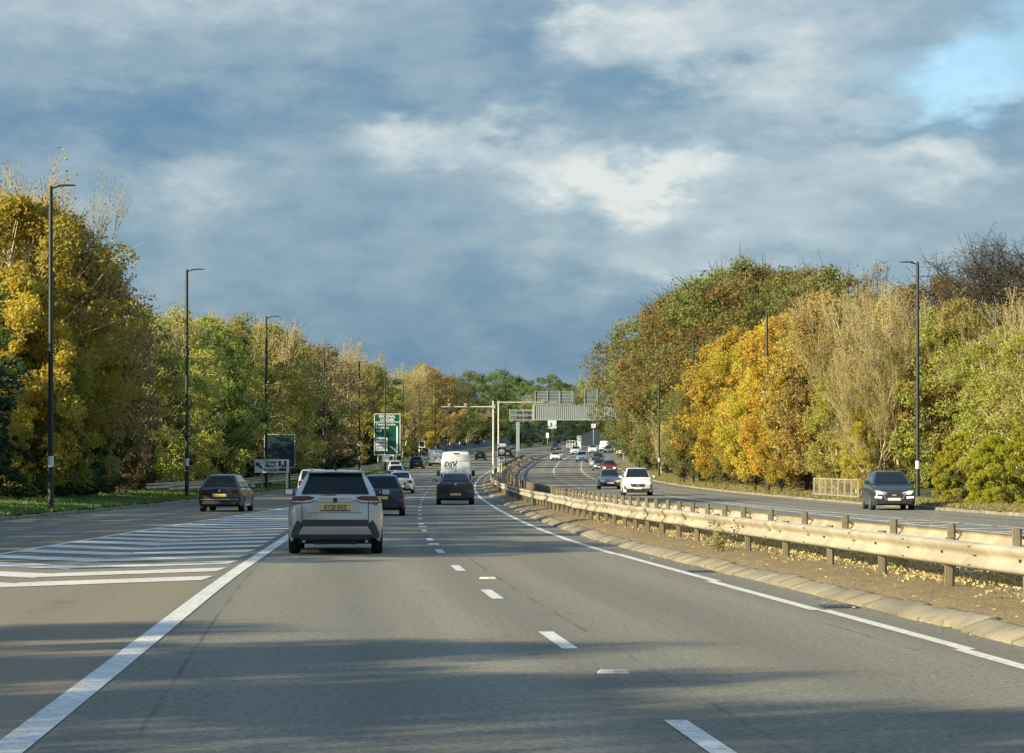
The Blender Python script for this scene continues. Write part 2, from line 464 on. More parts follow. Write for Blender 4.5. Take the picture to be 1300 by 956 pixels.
yv = np.concatenate([np.arange(-40, 130, 2.), np.arange(130, 740, 5.)])
ds = [0.15, 0.8, 1.6, 2.6, 3.8, 5.0, 8.0, 14.0, 22.0, 60.0]
nzl = rng.normal(0, 1, (len(yv), len(ds)))
def vcol(f, sgn, d, bank, k, amp):
    return (off(f, sgn * d), (lambda y: bank(d) + amp * nzl[:, k]))
strip('left_verge', [vcol(fK, -1, d, bankL, k, 0 if k == 0 else .03) for k, d in list(enumerate(ds))[:6]][::-1], yv, M['grassground'])
strip('left_woodland_floor', [vcol(fK, -1, d, bankL, k, 0.03) for k, d in list(enumerate(ds))[5:]][::-1], yv, M['soil'])
strip('right_verge', [vcol(fR, 1, d, bankR, k, 0 if k == 0 else .03) for k, d in list(enumerate(ds))[:5]], yv, M['verge_right'])
strip('right_woodland_floor', [vcol(fR, 1, d, bankR, k, 0.03) for k, d in list(enumerate(ds))[4:]], yv, M['soil'])

# ------------------------------------------------------------------ markings
PZ = 0.006
def ribbon(mb, f, w, y0, y1, step=2.0):
    ys = np.arange(y0, y1 + 1e-6, step)
    if ys[-1] < y1 - 1e-3: ys = np.append(ys, y1)
    rings = [[(float(f(y)) - w / 2, y, zf(y) + PZ), (float(f(y)) + w / 2, y, zf(y) + PZ)] for y in ys]
    mb.loft(rings)
mb = MB(); ribbon(mb, fLf, .22, 4, 168)
mb.build('left_edge_line', M['paint'])['kind'] = 'structure'
mb = MB()
y = 36.5
while y < 560:                     # slightly stepped renewals of the edge line beside the median
    ribbon(mb, off(fM, (.03 if int(y / 12) % 2 else -.02) if y < 60 else 0), .15, y, min(y + 12.0, 560)); y += 12.0
for a_, b_ in ((6, 16.2), (16.2, 22.4), (22.4, 28.8), (28.8, 36.5)):
    ribbon(mb, off(fM, random.uniform(-.07, .07)), .15, a_, b_, .9)
mb.build('median_edge_line', M['paint'])['kind'] = 'structure'
mb = MB()
c = 5.9
while c < 520:
    ribbon(mb, fD, .15, c - 1.2, c + 1.2, 1.2)
    if c > 240: ribbon(mb, off(fD, -3.7), .15, c - 1.2, c + 1.2, 1.2)
    c += 8.9
mb.build('lane_markings', M['paint'])['kind'] = 'structure'
mb = MB(); ribbon(mb, fHh, .15, 20, 170)
z0 = 37.6
while z0 < 166:
    wd = 1.55 if z0 < 120 else 1.3
    for (A, B, sg) in ((lambda y: float(fLf(y)) - .28, None, 1), (lambda y: float(fHh(y)) + .02, None, -1)):
        xe = A(z0); mid = (float(fLf(z0)) + float(fHh(z0))) / 2; n = 4; rings = []
        for k in range(n + 1):
            x = xe + (mid - xe) * k / n; yy = z0 - abs(mid - xe) * .95 * k / n
            rings.append([(x, yy - wd / 2, zf(yy) + PZ + .001), (x, yy + wd / 2, zf(yy) + PZ + .001)])
        mb.loft(rings)
    z0 += 3.3
mb.build('chevron_markings', M['paint'])['kind'] = 'structure'
mb = MB()
ribbon(mb, off(fO, -.02), .15, 10, 560)
c = 8.0
while c < 300:
    ribbon(mb, off(fO, 3.6), .15, c - 1.1, c + 1.1, 1.1); c += 8.9
ribbon(mb, off(fO, 3.6), .15, 300, 480)
ribbon(mb, off(fO, 7.2), .15, 60, 158); ribbon(mb, off(fO, 7.2), .15, 240, 420)
c = 160
while c < 240: ribbon(mb, off(fO, 7.2), .15, c, c + 2.2, 1.1); c += 4.5
fH2 = lambda y: fO(y) + 7.25 + np.clip((150 - y), 0, 200) * .026
ribbon(mb, fH2, .15, 60, 150)
c = 66
while c < 140:
    x0 = float(fO(c)) + 7.25; x1 = float(fH2(c)); m2 = (x0 + x1) / 2; d = (x1 - x0) / 2
    mb.add([(x0, c, PZ + zf(c)), (m2, c + d, PZ + zf(c)), (m2, c + d + .6, PZ + zf(c)), (x0, c + .6, PZ + zf(c))], [(0, 1, 2, 3)])
    mb.add([(m2, c + d, PZ + zf(c)), (x1, c, PZ + zf(c)), (x1, c + .6, PZ + zf(c)), (m2, c + d + .6, PZ + zf(c))], [(0, 1, 2, 3)])
    c += 4.0
mb.build('opposite_road_markings', M['paint'])['kind'] = 'structure'

# cat's eyes
stud = MB().box(0, 0, .012, .26, .13, .024, taper=.8).build('road_stud', M['paint'])
tag(stud, 'white raised road stud between the first lane dashes in the foreground', 'road stud', 'road studs between the lane dashes')
stud.location = (1.1 - .3, 19.8, .002)
for yy, nm in ((37.4, 'second'), (55.2, 'third'), (73.0, 'fourth')):
    s2 = stud.copy(); COL.objects.link(s2); s2.location = (float(fD(yy)) + (.25 if yy < 40 else 0), yy, .002)
    s2['label'] = f'{nm} nearest white road stud in the line of lane dashes'

# drain covers in the channel beside the median
for n_, (yy, w_) in enumerate(((29.5, .55), (40.0, .5))):
    mb = MB().box(0, 0, 0, .42, w_, .012)
    for k in range(5): mb.box(-.15 + k * .075, 0, .008, .03, w_ * .8, .008)
    o = mb.build('drain_cover', M['signblack']); o.location = (float(fM(yy)) + .34, yy, .008)
    tag(o, 'dark iron drain cover beside the median kerb, ' + ('nearer one' if n_ == 0 else 'farther one'), 'drain cover')

# ------------------------------------------------------------------ crash barriers
fRailN = lambda y: fM(y) + np.interp(y, [0, 45, 100, 200, 430], [1.85, 1.75, 1.5, 1.35, 1.3])
fRailF = lambda y: fO(y) - np.interp(y, [0, 35, 45, 100, 200, 430], [1.4, 1.35, 1.45, 1.4, 1.35, 1.3])
def crash_barrier(name, f, face, y0, y1, label, top=.78, post_ys=(), dent=0.0, stub=0):
    """face = -1: beam faces the left, posts behind it; +1 the other way"""
    root = empty(name, (float(f(y0)), y0, zf(y0)))
    tag(root, label, 'crash barrier')
    oy, ox, oz = y0, float(f(y0)), zf(y0)
    prof = [(0.0, 0.0), (.03, -.012), (.075, -.03), (.08, -.06), (.045, -.105), (.005, -.14), (.005, -.17), (.045, -.205), (.08, -.25), (.075, -.28), (.03, -.298), (0.0, -.31)]
    ys = np.concatenate([np.arange(y0, min(y1, 130), .8), np.arange(min(y1, 130), y1 + .1, 3.0)])
    jx = np.convolve(rng.normal(0, 1, len(ys) + 4), np.ones(5) / 5, 'valid'); jz = np.convolve(rng.normal(0, 1, len(ys) + 4), np.ones(5) / 5, 'valid')
    rings = []
    for q, yy in enumerate(ys):
        dd = dent * (1.0 if 46 < yy < 110 else .35)
        rings.append([(float(f(yy)) + face * (p[0] + .0) + jx[q] * dd - ox, yy - oy, zf(yy) + top + p[1] + jz[q] * dd * .6 - oz) for p in prof])
    mb = MB().loft(rings)
    # lap joints of the beam lengths
    for yy in np.arange(y0 + 2, min(y1, 90), 3.2):
        r2 = [[(float(f(t)) + face * (p[0] + .009) - ox, t - oy, zf(t) + top + p[1] * 1.01 - oz) for p in prof] for t in (yy, yy + .34)]
        mb.loft(r2)
    nbeam = len(mb.f)
    bl = MB()
    for yy in np.arange(y0 + 2, min(y1, 90), 3.2):
        for dy in (.06, .14, .2, .28):
            for dz in (-.05, -.26, -.155):
                bl.box(float(f(yy)) + face * (.09 if dz != -.155 else .02) - ox, yy + dy - oy, zf(yy) + top + dz - oz, .02, .035, .022)
    for yy in post_ys:
        if yy < 90: bl.box(float(f(yy)) + face * .02 - ox, yy - oy, zf(yy) + top - .155 - oz, .02, .05, .03)
    mb.add(bl.v, bl.f)
    bo = mb.build('beam', M['galv'], root, smooth=True, angle=60)
    bo.data.materials.append(M['signblack'])
    for pl_ in bo.data.polygons[nbeam:]: pl_.material_index = 1
    pm = MB().box(0, 0, -.21, .11, .06, 1.15).box(-.0, -.04, -.21, .05, .02, 1.15)
    if stub: pm.tube((0, 0, .28), (face * .16, 0, .2), .014, n=5).tube((face * .16, 0, .2), (0, 0, .06), .014, n=5)
    first = None
    for yy in post_ys[:100]:
        if first is None:
            p = first = pm.build('post', M['galvpost'], root)
        else:
            p = first.copy(); COL.objects.link(p); p.parent = root
        p.location = (float(f(yy)) - face * .075 - ox, yy - oy, zf(yy) + top - .37 + (.02 if not stub else .1) - oz)
        p.rotation_euler = (R_(random.uniform(-1.5, 1.5)), R_(random.uniform(-1.5, 1.5)), R_(random.uniform(-6, 6)))
    rest = post_ys[100:]
    if len(rest):
        mb = MB()
        for yy in rest: mb.box(float(f(yy)) - face * .075 - ox, yy - oy, zf(yy) + top - .58 - oz, .11, .07, 1.15)
        tag(mb.build('far_posts', M['galvpost'], root), kind='stuff')
    return root
def py(base, sp1, brk, sp2, end):
    out = []; y = base
    while y < end:
        out.append(y + random.uniform(-.12, .12)); y += sp1 if y < brk else sp2
    return out
crash_barrier('crash_barrier', fRailN, -1, 14, 430, 'long galvanised crash barrier on the near side of the central reservation', post_ys=py(16.7, 3.45, 47, 2.6, 428), dent=.035)
crash_barrier('crash_barrier', fRailF, 1, 14, 430, 'second galvanised crash barrier beyond the near one, seen from behind beside the opposite carriageway', post_ys=py(18.5, 3.3, 50, 2.6, 428), dent=.02, stub=1)
fRailL = lambda y: fK(y) - 2.3
crash_barrier('crash_barrier', fRailL, 1, 152, 330, 'low crash barrier on the left grass verge near the hospital sign', top=.95, post_ys=py(152, 3.2, 999, 3.2, 330), dent=.02)
fRailX = lambda y: fK(y) - 1.1
crash_barrier('crash_barrier', fRailX, 1, 440, 690, 'far dark crash barrier on the outside of the distant bend beyond the gantry', top=.9, post_ys=py(440, 4, 999, 4, 690), dent=.0)

# pedestrian guard rail on the right
gr = empty('pedestrian_railing', (float(fR(127)) + .75, 127, .14)); tag(gr, 'yellowish grey pedestrian railing beside the dark oncoming car on the right kerb', 'railing')
mb = MB(); pmb = MB().box(0, 0, .5, .07, .07, 1.1)
pfirst = None
for k in range(8):
    yy = k * 2.0; xx = float(fR(127 + yy)) - float(fR(127)); x2 = float(fR(129 + yy)) - float(fR(127))
    if pfirst is None: p = pfirst = pmb.build('post', M['galv'], gr)
    else: p = pfirst.copy(); COL.objects.link(p); p.parent = gr
    p.location = (xx, yy, zf(127 + yy))
    if k < 7:
        z = zf(127 + yy)
        mb.tube((xx, yy, 1.02 + z), (x2, yy + 2, 1.02 + z), .035, n=6); mb.tube((xx, yy, .16 + z), (x2, yy + 2, .16 + z), .03, n=6)
        for q in range(1, 7):
            t = q / 7; mb.tube((xx + (x2 - xx) * t, yy + 2 * t, .16 + z), (xx + (x2 - xx) * t, yy + 2 * t, 1.02 + z), .011, n=4, cap=False)
mb.build('infill_bars', M['galv'], gr)

# ------------------------------------------------------------------ street lamps
def make_lamp():
    t = empty('street_lamp', (0, 0, 0))
    MB().tube((0, 0, -.3), (0, 0, 1.25), .115, .115, 12).tube((0, 0, 1.25), (0, 0, 1.32), .125, .105, 12, False).tube((0, 0, 1.32), (0, 0, 11.95), .105, .075, 12).build('pole', M['black'], t, True)
    MB().tube((0, 0, 1.52), (0, 0, 1.92), .109, .109, 12, False).build('number_band', M['white'], t, True)
    MB().tube((0, 0, 11.9), (.34, 0, 11.99), .035, .03, 8).tube((0, 0, 11.86), (0, 0, 12.02), .06, .06, 8).build('arm', M['black'], t, True)
    mb = MB(); rings = []
    for x, w, h in ((.22, .06, .03), (.3, .11, .05), (.55, .15, .05), (.85, .14, .035), (.92, .08, .02)):
        rings.append([(x, -w, 11.98 + x * .03), (x, -w * .8, 11.98 + h + x * .03), (x, w * .8, 11.98 + h + x * .03), (x, w, 11.98 + x * .03)])
    mb.loft(rings, True, True).build('lamp_head', M['black'], t)
    return t
ORD = ['nearest', 'second', 'third', 'fourth', 'fifth', 'sixth', 'seventh', 'eighth', 'ninth', 'tenth', 'eleventh', 'twelfth', 'thirteenth', 'fourteenth', 'fifteenth', 'sixteenth', 'seventeenth', 'eighteenth', 'nineteenth', 'twentieth']
lamp0 = make_lamp()
ll = [(94, -17.2, .35), (134.5, -17.35, .42), (176, -17.15, .3), (229, -17.1, .35), (269, -16.3, .4), (308, -15.5, .35), (350, -15.1, .3), (392, -14.4, .3), (432, -13.1, .3), (472, -12.3, .3), (512, -10.6, .3), (553, -8.4, .3), (593, -6.1, .3)]
for k, (yy, xx, b) in enumerate(ll):
    o = lamp0 if k == 0 else copy_tree(lamp0)
    o.location = (xx, yy, zf(yy) + b - .08)
    tag(o, f'tall black street lamp on the left verge, {ORD[k]} of the left row' + (' from the camera' if k else ' to the camera'), 'street lamp', 'street lamps along the left verge')
for k, (yy, xx) in enumerate([(128, 20.6), (171, 17.3), (214, 15.4), (257, 15.0), (300, 15.1)]):
    o = copy_tree(lamp0); o.rotation_euler = (0, 0, math.pi)
    o.location = (xx, yy, zf(yy) + .2)
    tag(o, f'black street lamp among the trees on the right, {ORD[k]} of the right row', 'street lamp', 'street lamps along the right verge')

# ------------------------------------------------------------------ signs
def panel(root, name, x0, x1, z0, z1, mat, y=0.0, th=.04, r=.0):
    return MB().box((x0 + x1) / 2, y + th / 2, (z0 + z1) / 2, x1 - x0, th, z1 - z0).build(name, mat, root, bevel=0)
def frame(root, name, x0, x1, z0, z1, w, mat, y):
    mb = MB()
    mb.box((x0 + x1) / 2, y, z0 + w / 2, x1 - x0, .006, w).box((x0 + x1) / 2, y, z1 - w / 2, x1 - x0, .006, w)
    mb.box(x0 + w / 2, y, (z0 + z1) / 2, w, .006, z1 - z0 - 2 * w).box(x1 - w / 2, y, (z0 + z1) / 2, w, .006, z1 - z0 - 2 * w)
    return mb.build(name, mat, root)

# big green direction sign
yy = 318.; g = zf(yy) + .3
s = empty('direction_sign', (-15.75, yy, g)); tag(s, 'large green direction sign headed FROGNAL CORNER on the left verge', 'road sign')
top = 1.575 + 75 / 3200 * yy - g; bot = 1.575 + 22 / 3200 * yy - g
panel(s, 'board', -1.68, 1.68, bot, top, M['signgreen'], 0, .06)
frame(s, 'border', -1.66, 1.66, bot + .02, top - .02, .075, M['white'], -.004)
MB().box(0, -.004, top - 1.07, 3.2, .006, .07).build('divider', M['white'], s)
for x in (-1.15, 1.15): MB().tube((x, .12, -.3), (x, .12, top - .2), .08, n=8).build('post', M['gantry'], s, True)
text_obj('lettering', 'FROGNAL', .46, M['white'], s, (0, -.006, top - .52), align='CENTER', bold=.008)
text_obj('lettering', 'CORNER', .46, M['white'], s, (0, -.006, top - .95), align='CENTER', bold=.008)
text_obj('lettering', 'Central London', .42, M['white'], s, (-1.4, -.006, top - 1.5), bold=.006, sx=.92)
text_obj('lettering', 'Lewisham', .42, M['white'], s, (-1.4, -.006, top - 1.92), bold=.006, sx=.95)
text_obj('lettering', 'A20', .42, M['white'], s, (-1.4, -.006, top - 2.34), bold=.006)
panel(s, 'white_panel', -1.45, .05, bot + .55, bot + 2.25, M['white'], -.008, .006)
for k, tx in enumerate(('Bromley', 'Chislehurst', 'Sidcup', 'A222')):
    text_obj('lettering', tx, .36 if k < 3 else .42, M['ink'], s, (-1.36, -.012, bot + 1.88 - k * .41), bold=.006, sx=.86 if k == 1 else 1)
MB().prism_xz([(1.16, bot + .25), (1.34, bot + .25), (1.34, top - 1.75), (1.25, top - 1.5), (1.16, top - 1.75)], -.010, -.003).build('route_symbol', M['white'], s)
MB().prism_xz([(1.17, bot + .42), (1.17, bot + .72), (.45, bot + 1.2), (.3, bot + 1.05)], -.010, -.003).build('route_symbol', M['white'], s)
# little white sign under it
s = empty('supplementary_sign', (-14.75, 300., zf(300.) + .2)); tag(s, 'small white sign with a black symbol just below the big green sign', 'road sign')
panel(s, 'board', -.7, .7, 1.2, 2.0, M['white'], 0, .04)
MB().prism_xz([(.2, 1.35), (.5, 1.4), (.6, 1.65), (.42, 1.85), (.15, 1.7)], -.008, -.002).build('symbol', M['ink'], s)
MB().tube((-.5, .08, -.3), (-.5, .08, 1.9), .04, n=6).tube((.5, .08, -.3), (.5, .08, 1.9), .04, n=6).build('post', M['gantry'], s)

# hospital sign
yy = 170.; k_ = yy / 3200; g = zf(yy) + .3
def PX(x): return (x - 650) * k_
def PZ_(y): return 1.575 + (600 - y) * k_ - g
s = empty('hospital_sign', (PX(345), yy, g)); tag(s, 'white sign with a black arrow reading Queen Mary\'s Hospital on the left verge', 'road sign')
w2 = (367 - 323) * k_ / 2; zt, zb = PZ_(583), PZ_(600)
panel(s, 'board', -w2, w2, zb, zt, M['white'], 0, .05)
for x in (-w2 + .5, w2 - .15): MB().box(x, .1, (zt - .5) / 2 - .1, .13, .1, zt + .2).build('post', M['white'] if x > 0 else M['gantry'], s)
text_obj('lettering', 'Queen', .28, M['ink'], s, (-.07, -.006, zt - .28), align='CENTER', bold=.008)
text_obj('lettering', 'Mary\'s', .28, M['ink'], s, (-.07, -.006, zt - .53), align='CENTER', bold=.008)
text_obj('lettering', 'Hospital', .28, M['ink'], s, (-.07, -.006, zt - .8), align='CENTER', bold=.008)
MB().prism_xz([(-1.08, zt - .22), (-.8, zt - .22), (-.88, zt - .32), (-.6, zt - .56), (-.68, zt - .66), (-.96, zt - .42), (-1.08, zt - .5)], -.008, -.002).build('arrow', M['ink'], s)
mb = MB()
mb.prism_xz([(.47, zt - .8), (.98, zt - .8), (.98, zt - .6), (.47, zt - .6)], -.008, -.002)
mb.prism_xz([(.47, zt - .5), (.62, zt - .5), (.62, zt - .1), (.47, zt - .1)], -.008, -.002)
mb.prism_xz([(.83, zt - .56), (.98, zt - .56), (.98, zt - .1), (.83, zt - .1)], -.008, -.002)
mb.prism_xz([(.66, zt - .56), (.79, zt - .56), (.79, zt - .36), (.66, zt - .36)], -.008, -.002)
mb.build('facility_symbols', M['signblack'], s)
# dark board above the hospital sign
yy = 182.; k_ = yy / 3200; g = zf(yy) + .35
s = empty('direction_sign', (PX(355), yy, g)); tag(s, 'dark shaded board with a thin pale border standing above the white hospital sign', 'road sign')
w2 = 40 * k_ / 2; zt, zb = PZ_(551), PZ_(594)
panel(s, 'board', -w2, w2, zb, zt, M['signdark'], 0, .06)
frame(s, 'border', -w2 + .02, w2 - .02, zb + .02, zt - .02, .045, M['palepost'], -.004)
for x in (-.7, .7): MB().tube((x, .1, -.3), (x, .1, zt - .3), .07, n=8).build('post', M['signblack'], s, True)
# roundel by the fifth lamp
s = empty('round_sign', (-16.22, 268.6, zf(268.6) + .3)); tag(s, 'small round white sign fixed low on the fifth street lamp of the left verge', 'road sign')
zc = 1.575 + 37 / 3200 * 268.6 - zf(268.6) - .3
MB().tube((0, 0, zc), (0, -.03, zc), .27, n=20).build('disc', M['white'], s)
MB().tube((0, -.031, zc), (0, -.036, zc), .1, n=12).build('symbol', M['signblack'], s)
MB().box(0, .03, zc, .05, .1, .3).build('bracket', M['black'], s)
# small sign by the conifer
s = empty('warning_sign', (-13.3, 372., zf(372.) + .3)); tag(s, 'small dark blue sign with a white edge to the right of the dark conifer', 'road sign')
zc = 1.575 + 36 / 3200 * 372 - zf(372) - .3
panel(s, 'board', -.45, .45, zc - .48, zc + .48, M['signdark'], 0, .04)
frame(s, 'border', -.45, .45, zc - .48, zc + .48, .1, M['white'], -.004)
MB().tube((0, .06, -.3), (0, .06, zc), .045, n=8).build('post', M['gantry'], s, True)

# camera enforcement sign in the central reservation
yy = 234.; k_ = yy / 3200; g = zf(yy) + .13
s = empty('speed_camera_sign', (PX(637), yy, g)); tag(s, 'black backed sign with white roundel and camera symbol in the central reservation', 'road sign')
panel(s, 'board', -.37, .37, PZ_(586.5), PZ_(568.2), M['signblack'], 0, .05)
panel(s, 'top_plate', -.38, .38, PZ_(567.2), PZ_(563.2), M['white'], 0, .05)
zc = PZ_(573.5); MB().tube((0, 0, zc), (0, -.02, zc), .29, n=24).build('roundel', M['white'], s)
for r0, r1, mt in ((.27, .235, M['signdark']),):
    mb = MB(); rings = [[(r * math.cos(t), -.024, zc + r * math.sin(t)) for t in np.linspace(0, 2 * math.pi, 25)[:-1]] for r in (r0, r1)]
    mb.loft(rings, True).build('roundel_rim', mt, s)
MB().box(0, -.022, zc, .3, .006, .05).box(0, -.022, zc - .1, .24, .006, .03).build('roundel_marks', M['gantrydark'], s)
zb, zt = PZ_(585.8), PZ_(579.3)
panel(s, 'camera_panel', -.3, .3, zb, zt, M['white'], -.012, .01)
MB().box(-.1, -.02, (zt + zb) / 2 + .04, .2, .006, .22).box(.11, -.02, (zt + zb) / 2 + .05, .16, .006, .12).box(-.1, -.02, zb + .08, .1, .006, .08).build('camera_symbol', M['ink'], s)
MB().tube((0, .08, -.3), (0, .08, PZ_(564)), .05, n=8).build('post', M['palepost'], s, True)
MB().tube((-.2, .08, -.3), (-.2, .08, PZ_(570)), .035, n=8).build('post', M['palepost'], s, True)

# two cantilever camera masts
def mast(yy, px, ptop, parm, arm_px, label, bumps):
    global k_, g
    k_ = yy / 3200; g = zf(yy) + .13
    s = empty('camera_mast', (PX(px), yy, g)); tag(s, label, 'camera mast', 'cantilever camera masts in the central reservation')
    zt = PZ_(ptop); za = PZ_(parm); x1 = (arm_px - px) * k_
    MB().tube((0, 0, -.4), (0, 0, .3), .17, .17, 12).tube((0, 0, .3), (0, 0, zt), .125, .095, 12).build('pole', M['palepost'], s, True)
    MB().tube((0, -.02, za), (x1, -.02, za + (.02 if x1 > 0 else 0)), .085, .055, 10).box(0, 0, za, .3, .3, .3).build('arm', M['palepost'], s, True)
    for b in bumps:
        xb = (b - px) * k_
        m = MB().box(xb, -.02, za + .22, .26, .5, .22).box(xb, -.02, za + .1, .08, .08, .12)
        m.build('camera', M['gantry'], s)
    MB().box(0, -.16, 1.2, .22, .12, .5).build('control_box', M['gantry'], s)
mast(240., 626.5, 509, 516.5, 560, 'nearer pale mast with an arm over the left carriageway carrying two cameras', (570, 591))
mast(268., 633, 510.5, 511, 707, 'slimmer pale mast behind, with an arm reaching right over the opposite carriageway', (690,))

# sign gantry over the opposite carriageway
yy = 420.; k_ = yy / 3200; g = zf(yy)
s = empty('sign_gantry', (0, yy, g)); tag(s, 'grey steel sign gantry spanning the opposite carriageway, seen from behind', 'gantry')
def gb(name, px0, px1, py0, py1, y0, y1, mat):
    return MB().box((PX(px0) + PX(px1)) / 2, (y0 + y1) / 2, (PZ_(py0) + PZ_(py1)) / 2, abs(PX(px1) - PX(px0)), y1 - y0, abs(PZ_(py1) - PZ_(py0))).build(name, mat, s)
gb('leg', 655.2, 659.6, 534, 592, .5, 1.1, M['gantry'])
MB().box(PX(805), .8, 3, .6, .6, 9).build('leg', M['gantry'], s)
gb('truss_core', 678, 806, 515.5, 531.5, .25, 1.5, M['gantrydark'])
mb = MB()
for k in range(48):
    x = PX(678.5) + k * .345
    mb.box(x, .16, (PZ_(514.5) + PZ_(532.5)) / 2, .25, .14, PZ_(514.5) - PZ_(532.5))
mb.build('ribbed_cladding', M['gantry'], s)
gb('edge_beam', 677.5, 806, 513.6, 514.6, .0, 1.6, M['gantry']); gb('edge_beam', 677.5, 806, 532.4, 533.6, .0, 1.6, M['gantry'])
gb('end_plate', 676.8, 678.6, 513.6, 533.6, -.03, 1.6, M['palepost'])
# open maintenance end on the left
mb = MB()
for p in (520.5, 527, 533.2):
    mb.box((PX(646.5) + PX(677)) / 2, .3, PZ_(p), PX(677) - PX(646.5), .12, .12).box((PX(646.5) + PX(677)) / 2, 1.3, PZ_(p), PX(677) - PX(646.5), .12, .12)
for x in (647, 655, 664, 676): mb.box(PX(x), .3, (PZ_(520) + PZ_(533.6)) / 2, .12, .13, PZ_(520) - PZ_(533.6))
mb.build('end_frame', M['gantry'], s)
MB().box((PX(647) + PX(677)) / 2, .9, (PZ_(522) + PZ_(526.4)) / 2, PX(677) - PX(647), .05, PZ_(522) - PZ_(526.4)).box((PX(647) + PX(677)) / 2, .9, (PZ_(528) + PZ_(533)) / 2, PX(677) - PX(647), .05, PZ_(528) - PZ_(533)).build('end_panel', M['gantrydark'], s)
def sign_back(x0, x1, y0, y1, n):
    p = gb('sign_back', x0, x1, y0, y1, .35, .45, M['gantrydark'])
    mb = MB(); h = PZ_(y0) - PZ_(y1)
    for k in range(n + 1): mb.box(PX(x0) + (PX(x1) - PX(x0)) * k / n, .28, (PZ_(y0) + PZ_(y1 + 3)) / 2, .14, .14, h + .4)
    for k in range(5): mb.box((PX(x0) + PX(x1)) / 2, .33, PZ_(y1) + h * (k + .1) / 4.2, PX(x1) - PX(x0), .05, .06)
    o = mb.build('stiffener', M['gantry'], s); o.parent = p
sign_back(679.5, 726.5, 496.5, 513, 3); sign_back(742.5, 790, 492.5, 513, 3)
MB().box(PX(728.5), .4, PZ_(505), .25, 1.1, 2.0).build('ladder', M['gantrydark'], s)

# distant signs, temporary works and walls under the gantry
def far_sign(px, y0, y1, wpx, yy, label, mat, name='roadside_sign', sym=True):
    global k_, g
    k_ = yy / 3200; g = zf(yy) + .1
    s = empty(name, (PX(px), yy, g)); tag(s, label, 'road sign')
    w = wpx * k_ / 2
    panel(s, 'board', -w, w, PZ_(y1), PZ_(y0), mat, 0, .05)
    MB().tube((0, .08, -.3), (0, .08, PZ_(y0) - .1), .07, n=6).build('post', M['gantry'], s)
    if sym: MB().box(-w * .2, -.005, (PZ_(y0) + PZ_(y1)) / 2, w * .5, .006, (PZ_(y0) - PZ_(y1)) * .5).build('symbol', M['gantrydark'], s)
far_sign(701, 533.5, 544.5, 11, 500., 'pale square sign hanging in the gap just below the gantry truss', M['white'])
far_sign(695, 549.5, 556, 3.6, 540., 'tiny pale sign on the dark slope below the gantry, left of the road works', M['white'], sym=False)
far_sign(753.5, 538, 543, 5.5, 520., 'small pale sign under the right end of the gantry truss', M['white'])
far_sign(792, 560, 575, 7, 400., 'grey sign back standing in the trees right of the oncoming queue', M['gantry'], sym=False)
yy = 585.; k_ = yy / 3200; g = zf(yy)
s = empty('site_barrier', (PX(728), yy, g)); tag(s, 'white framed works barrier with open panes beside the cream column', 'works barrier')
fr = MB(); x0, x1, zb, zt = PX(719.5) - PX(728), PX(730) - PX(728), PZ_(568), PZ_(559.5)
for x in np.linspace(x0, x1, 4): fr.box(x, 0, (zb + zt) / 2, .14, .1, zt - zb)
for z in (zb + .1, (zb + zt) / 2, zt): fr.box((x0 + x1) / 2, .0, z, x1 - x0, .12, .14)
fr.build('frame', M['white'], s); MB().box((x0 + x1) / 2, .1, -.2, x1 - x0, .3, max(.5, 2 * (zb + .2))).build('base', M['signblack'], s)
s = empty('control_cabinet', (PX(735.5), yy, g)); tag(s, 'cream coloured roadside column with a flat top by the works barrier', 'cabinet')
hh = PZ_(553); MB().box(0, 0, hh / 2 - .2, .85, .7, hh + .4).build('body', M['white'], s, bevel=.03); MB().box(-.55, 0, hh * .7, .12, .5, hh * .5).box(0, 0, hh + .05, 1.0, .8, .1).build('side_panel', M['palepost'], s)
# the dark brick-like wing wall on the right and the concrete slope on the left under the gantry
yy = 640.; k_ = yy / 3200; g = 0
wl = MB().prism_xz([(PX(722), zf(640) - 1), (PX(738), PZ_(553)), (PX(757), PZ_(545)), (PX(775), PZ_(556)), (PX(792), PZ_(566)), (PX(800), zf(640) - 1)], yy, yy + 3)
o = wl.build('retaining_wall', mat_simple('dark_blue_grey_wall', (0.03, 0.044, 0.055), 0.9, 0, .15, .5)); tag(o, 'dark blue grey gable shaped wall beyond the oncoming traffic under the gantry', 'wall')

# left bank slope behind the far bend
yb = np.arange(430, 760, 8.)
strip('far_bank', [(off(fK, -14), 6.0), (off(fK, -8.5), 3.4), (off(fK, -3), .9), (off(fK, -1.6), .35)], yb, M['bank'])

# ------------------------------------------------------------------ vehicles
def P_(pts):
    p = np.array(pts, float)
    return lambda t: float(np.interp(t, p[:, 0], p[:, 1]))

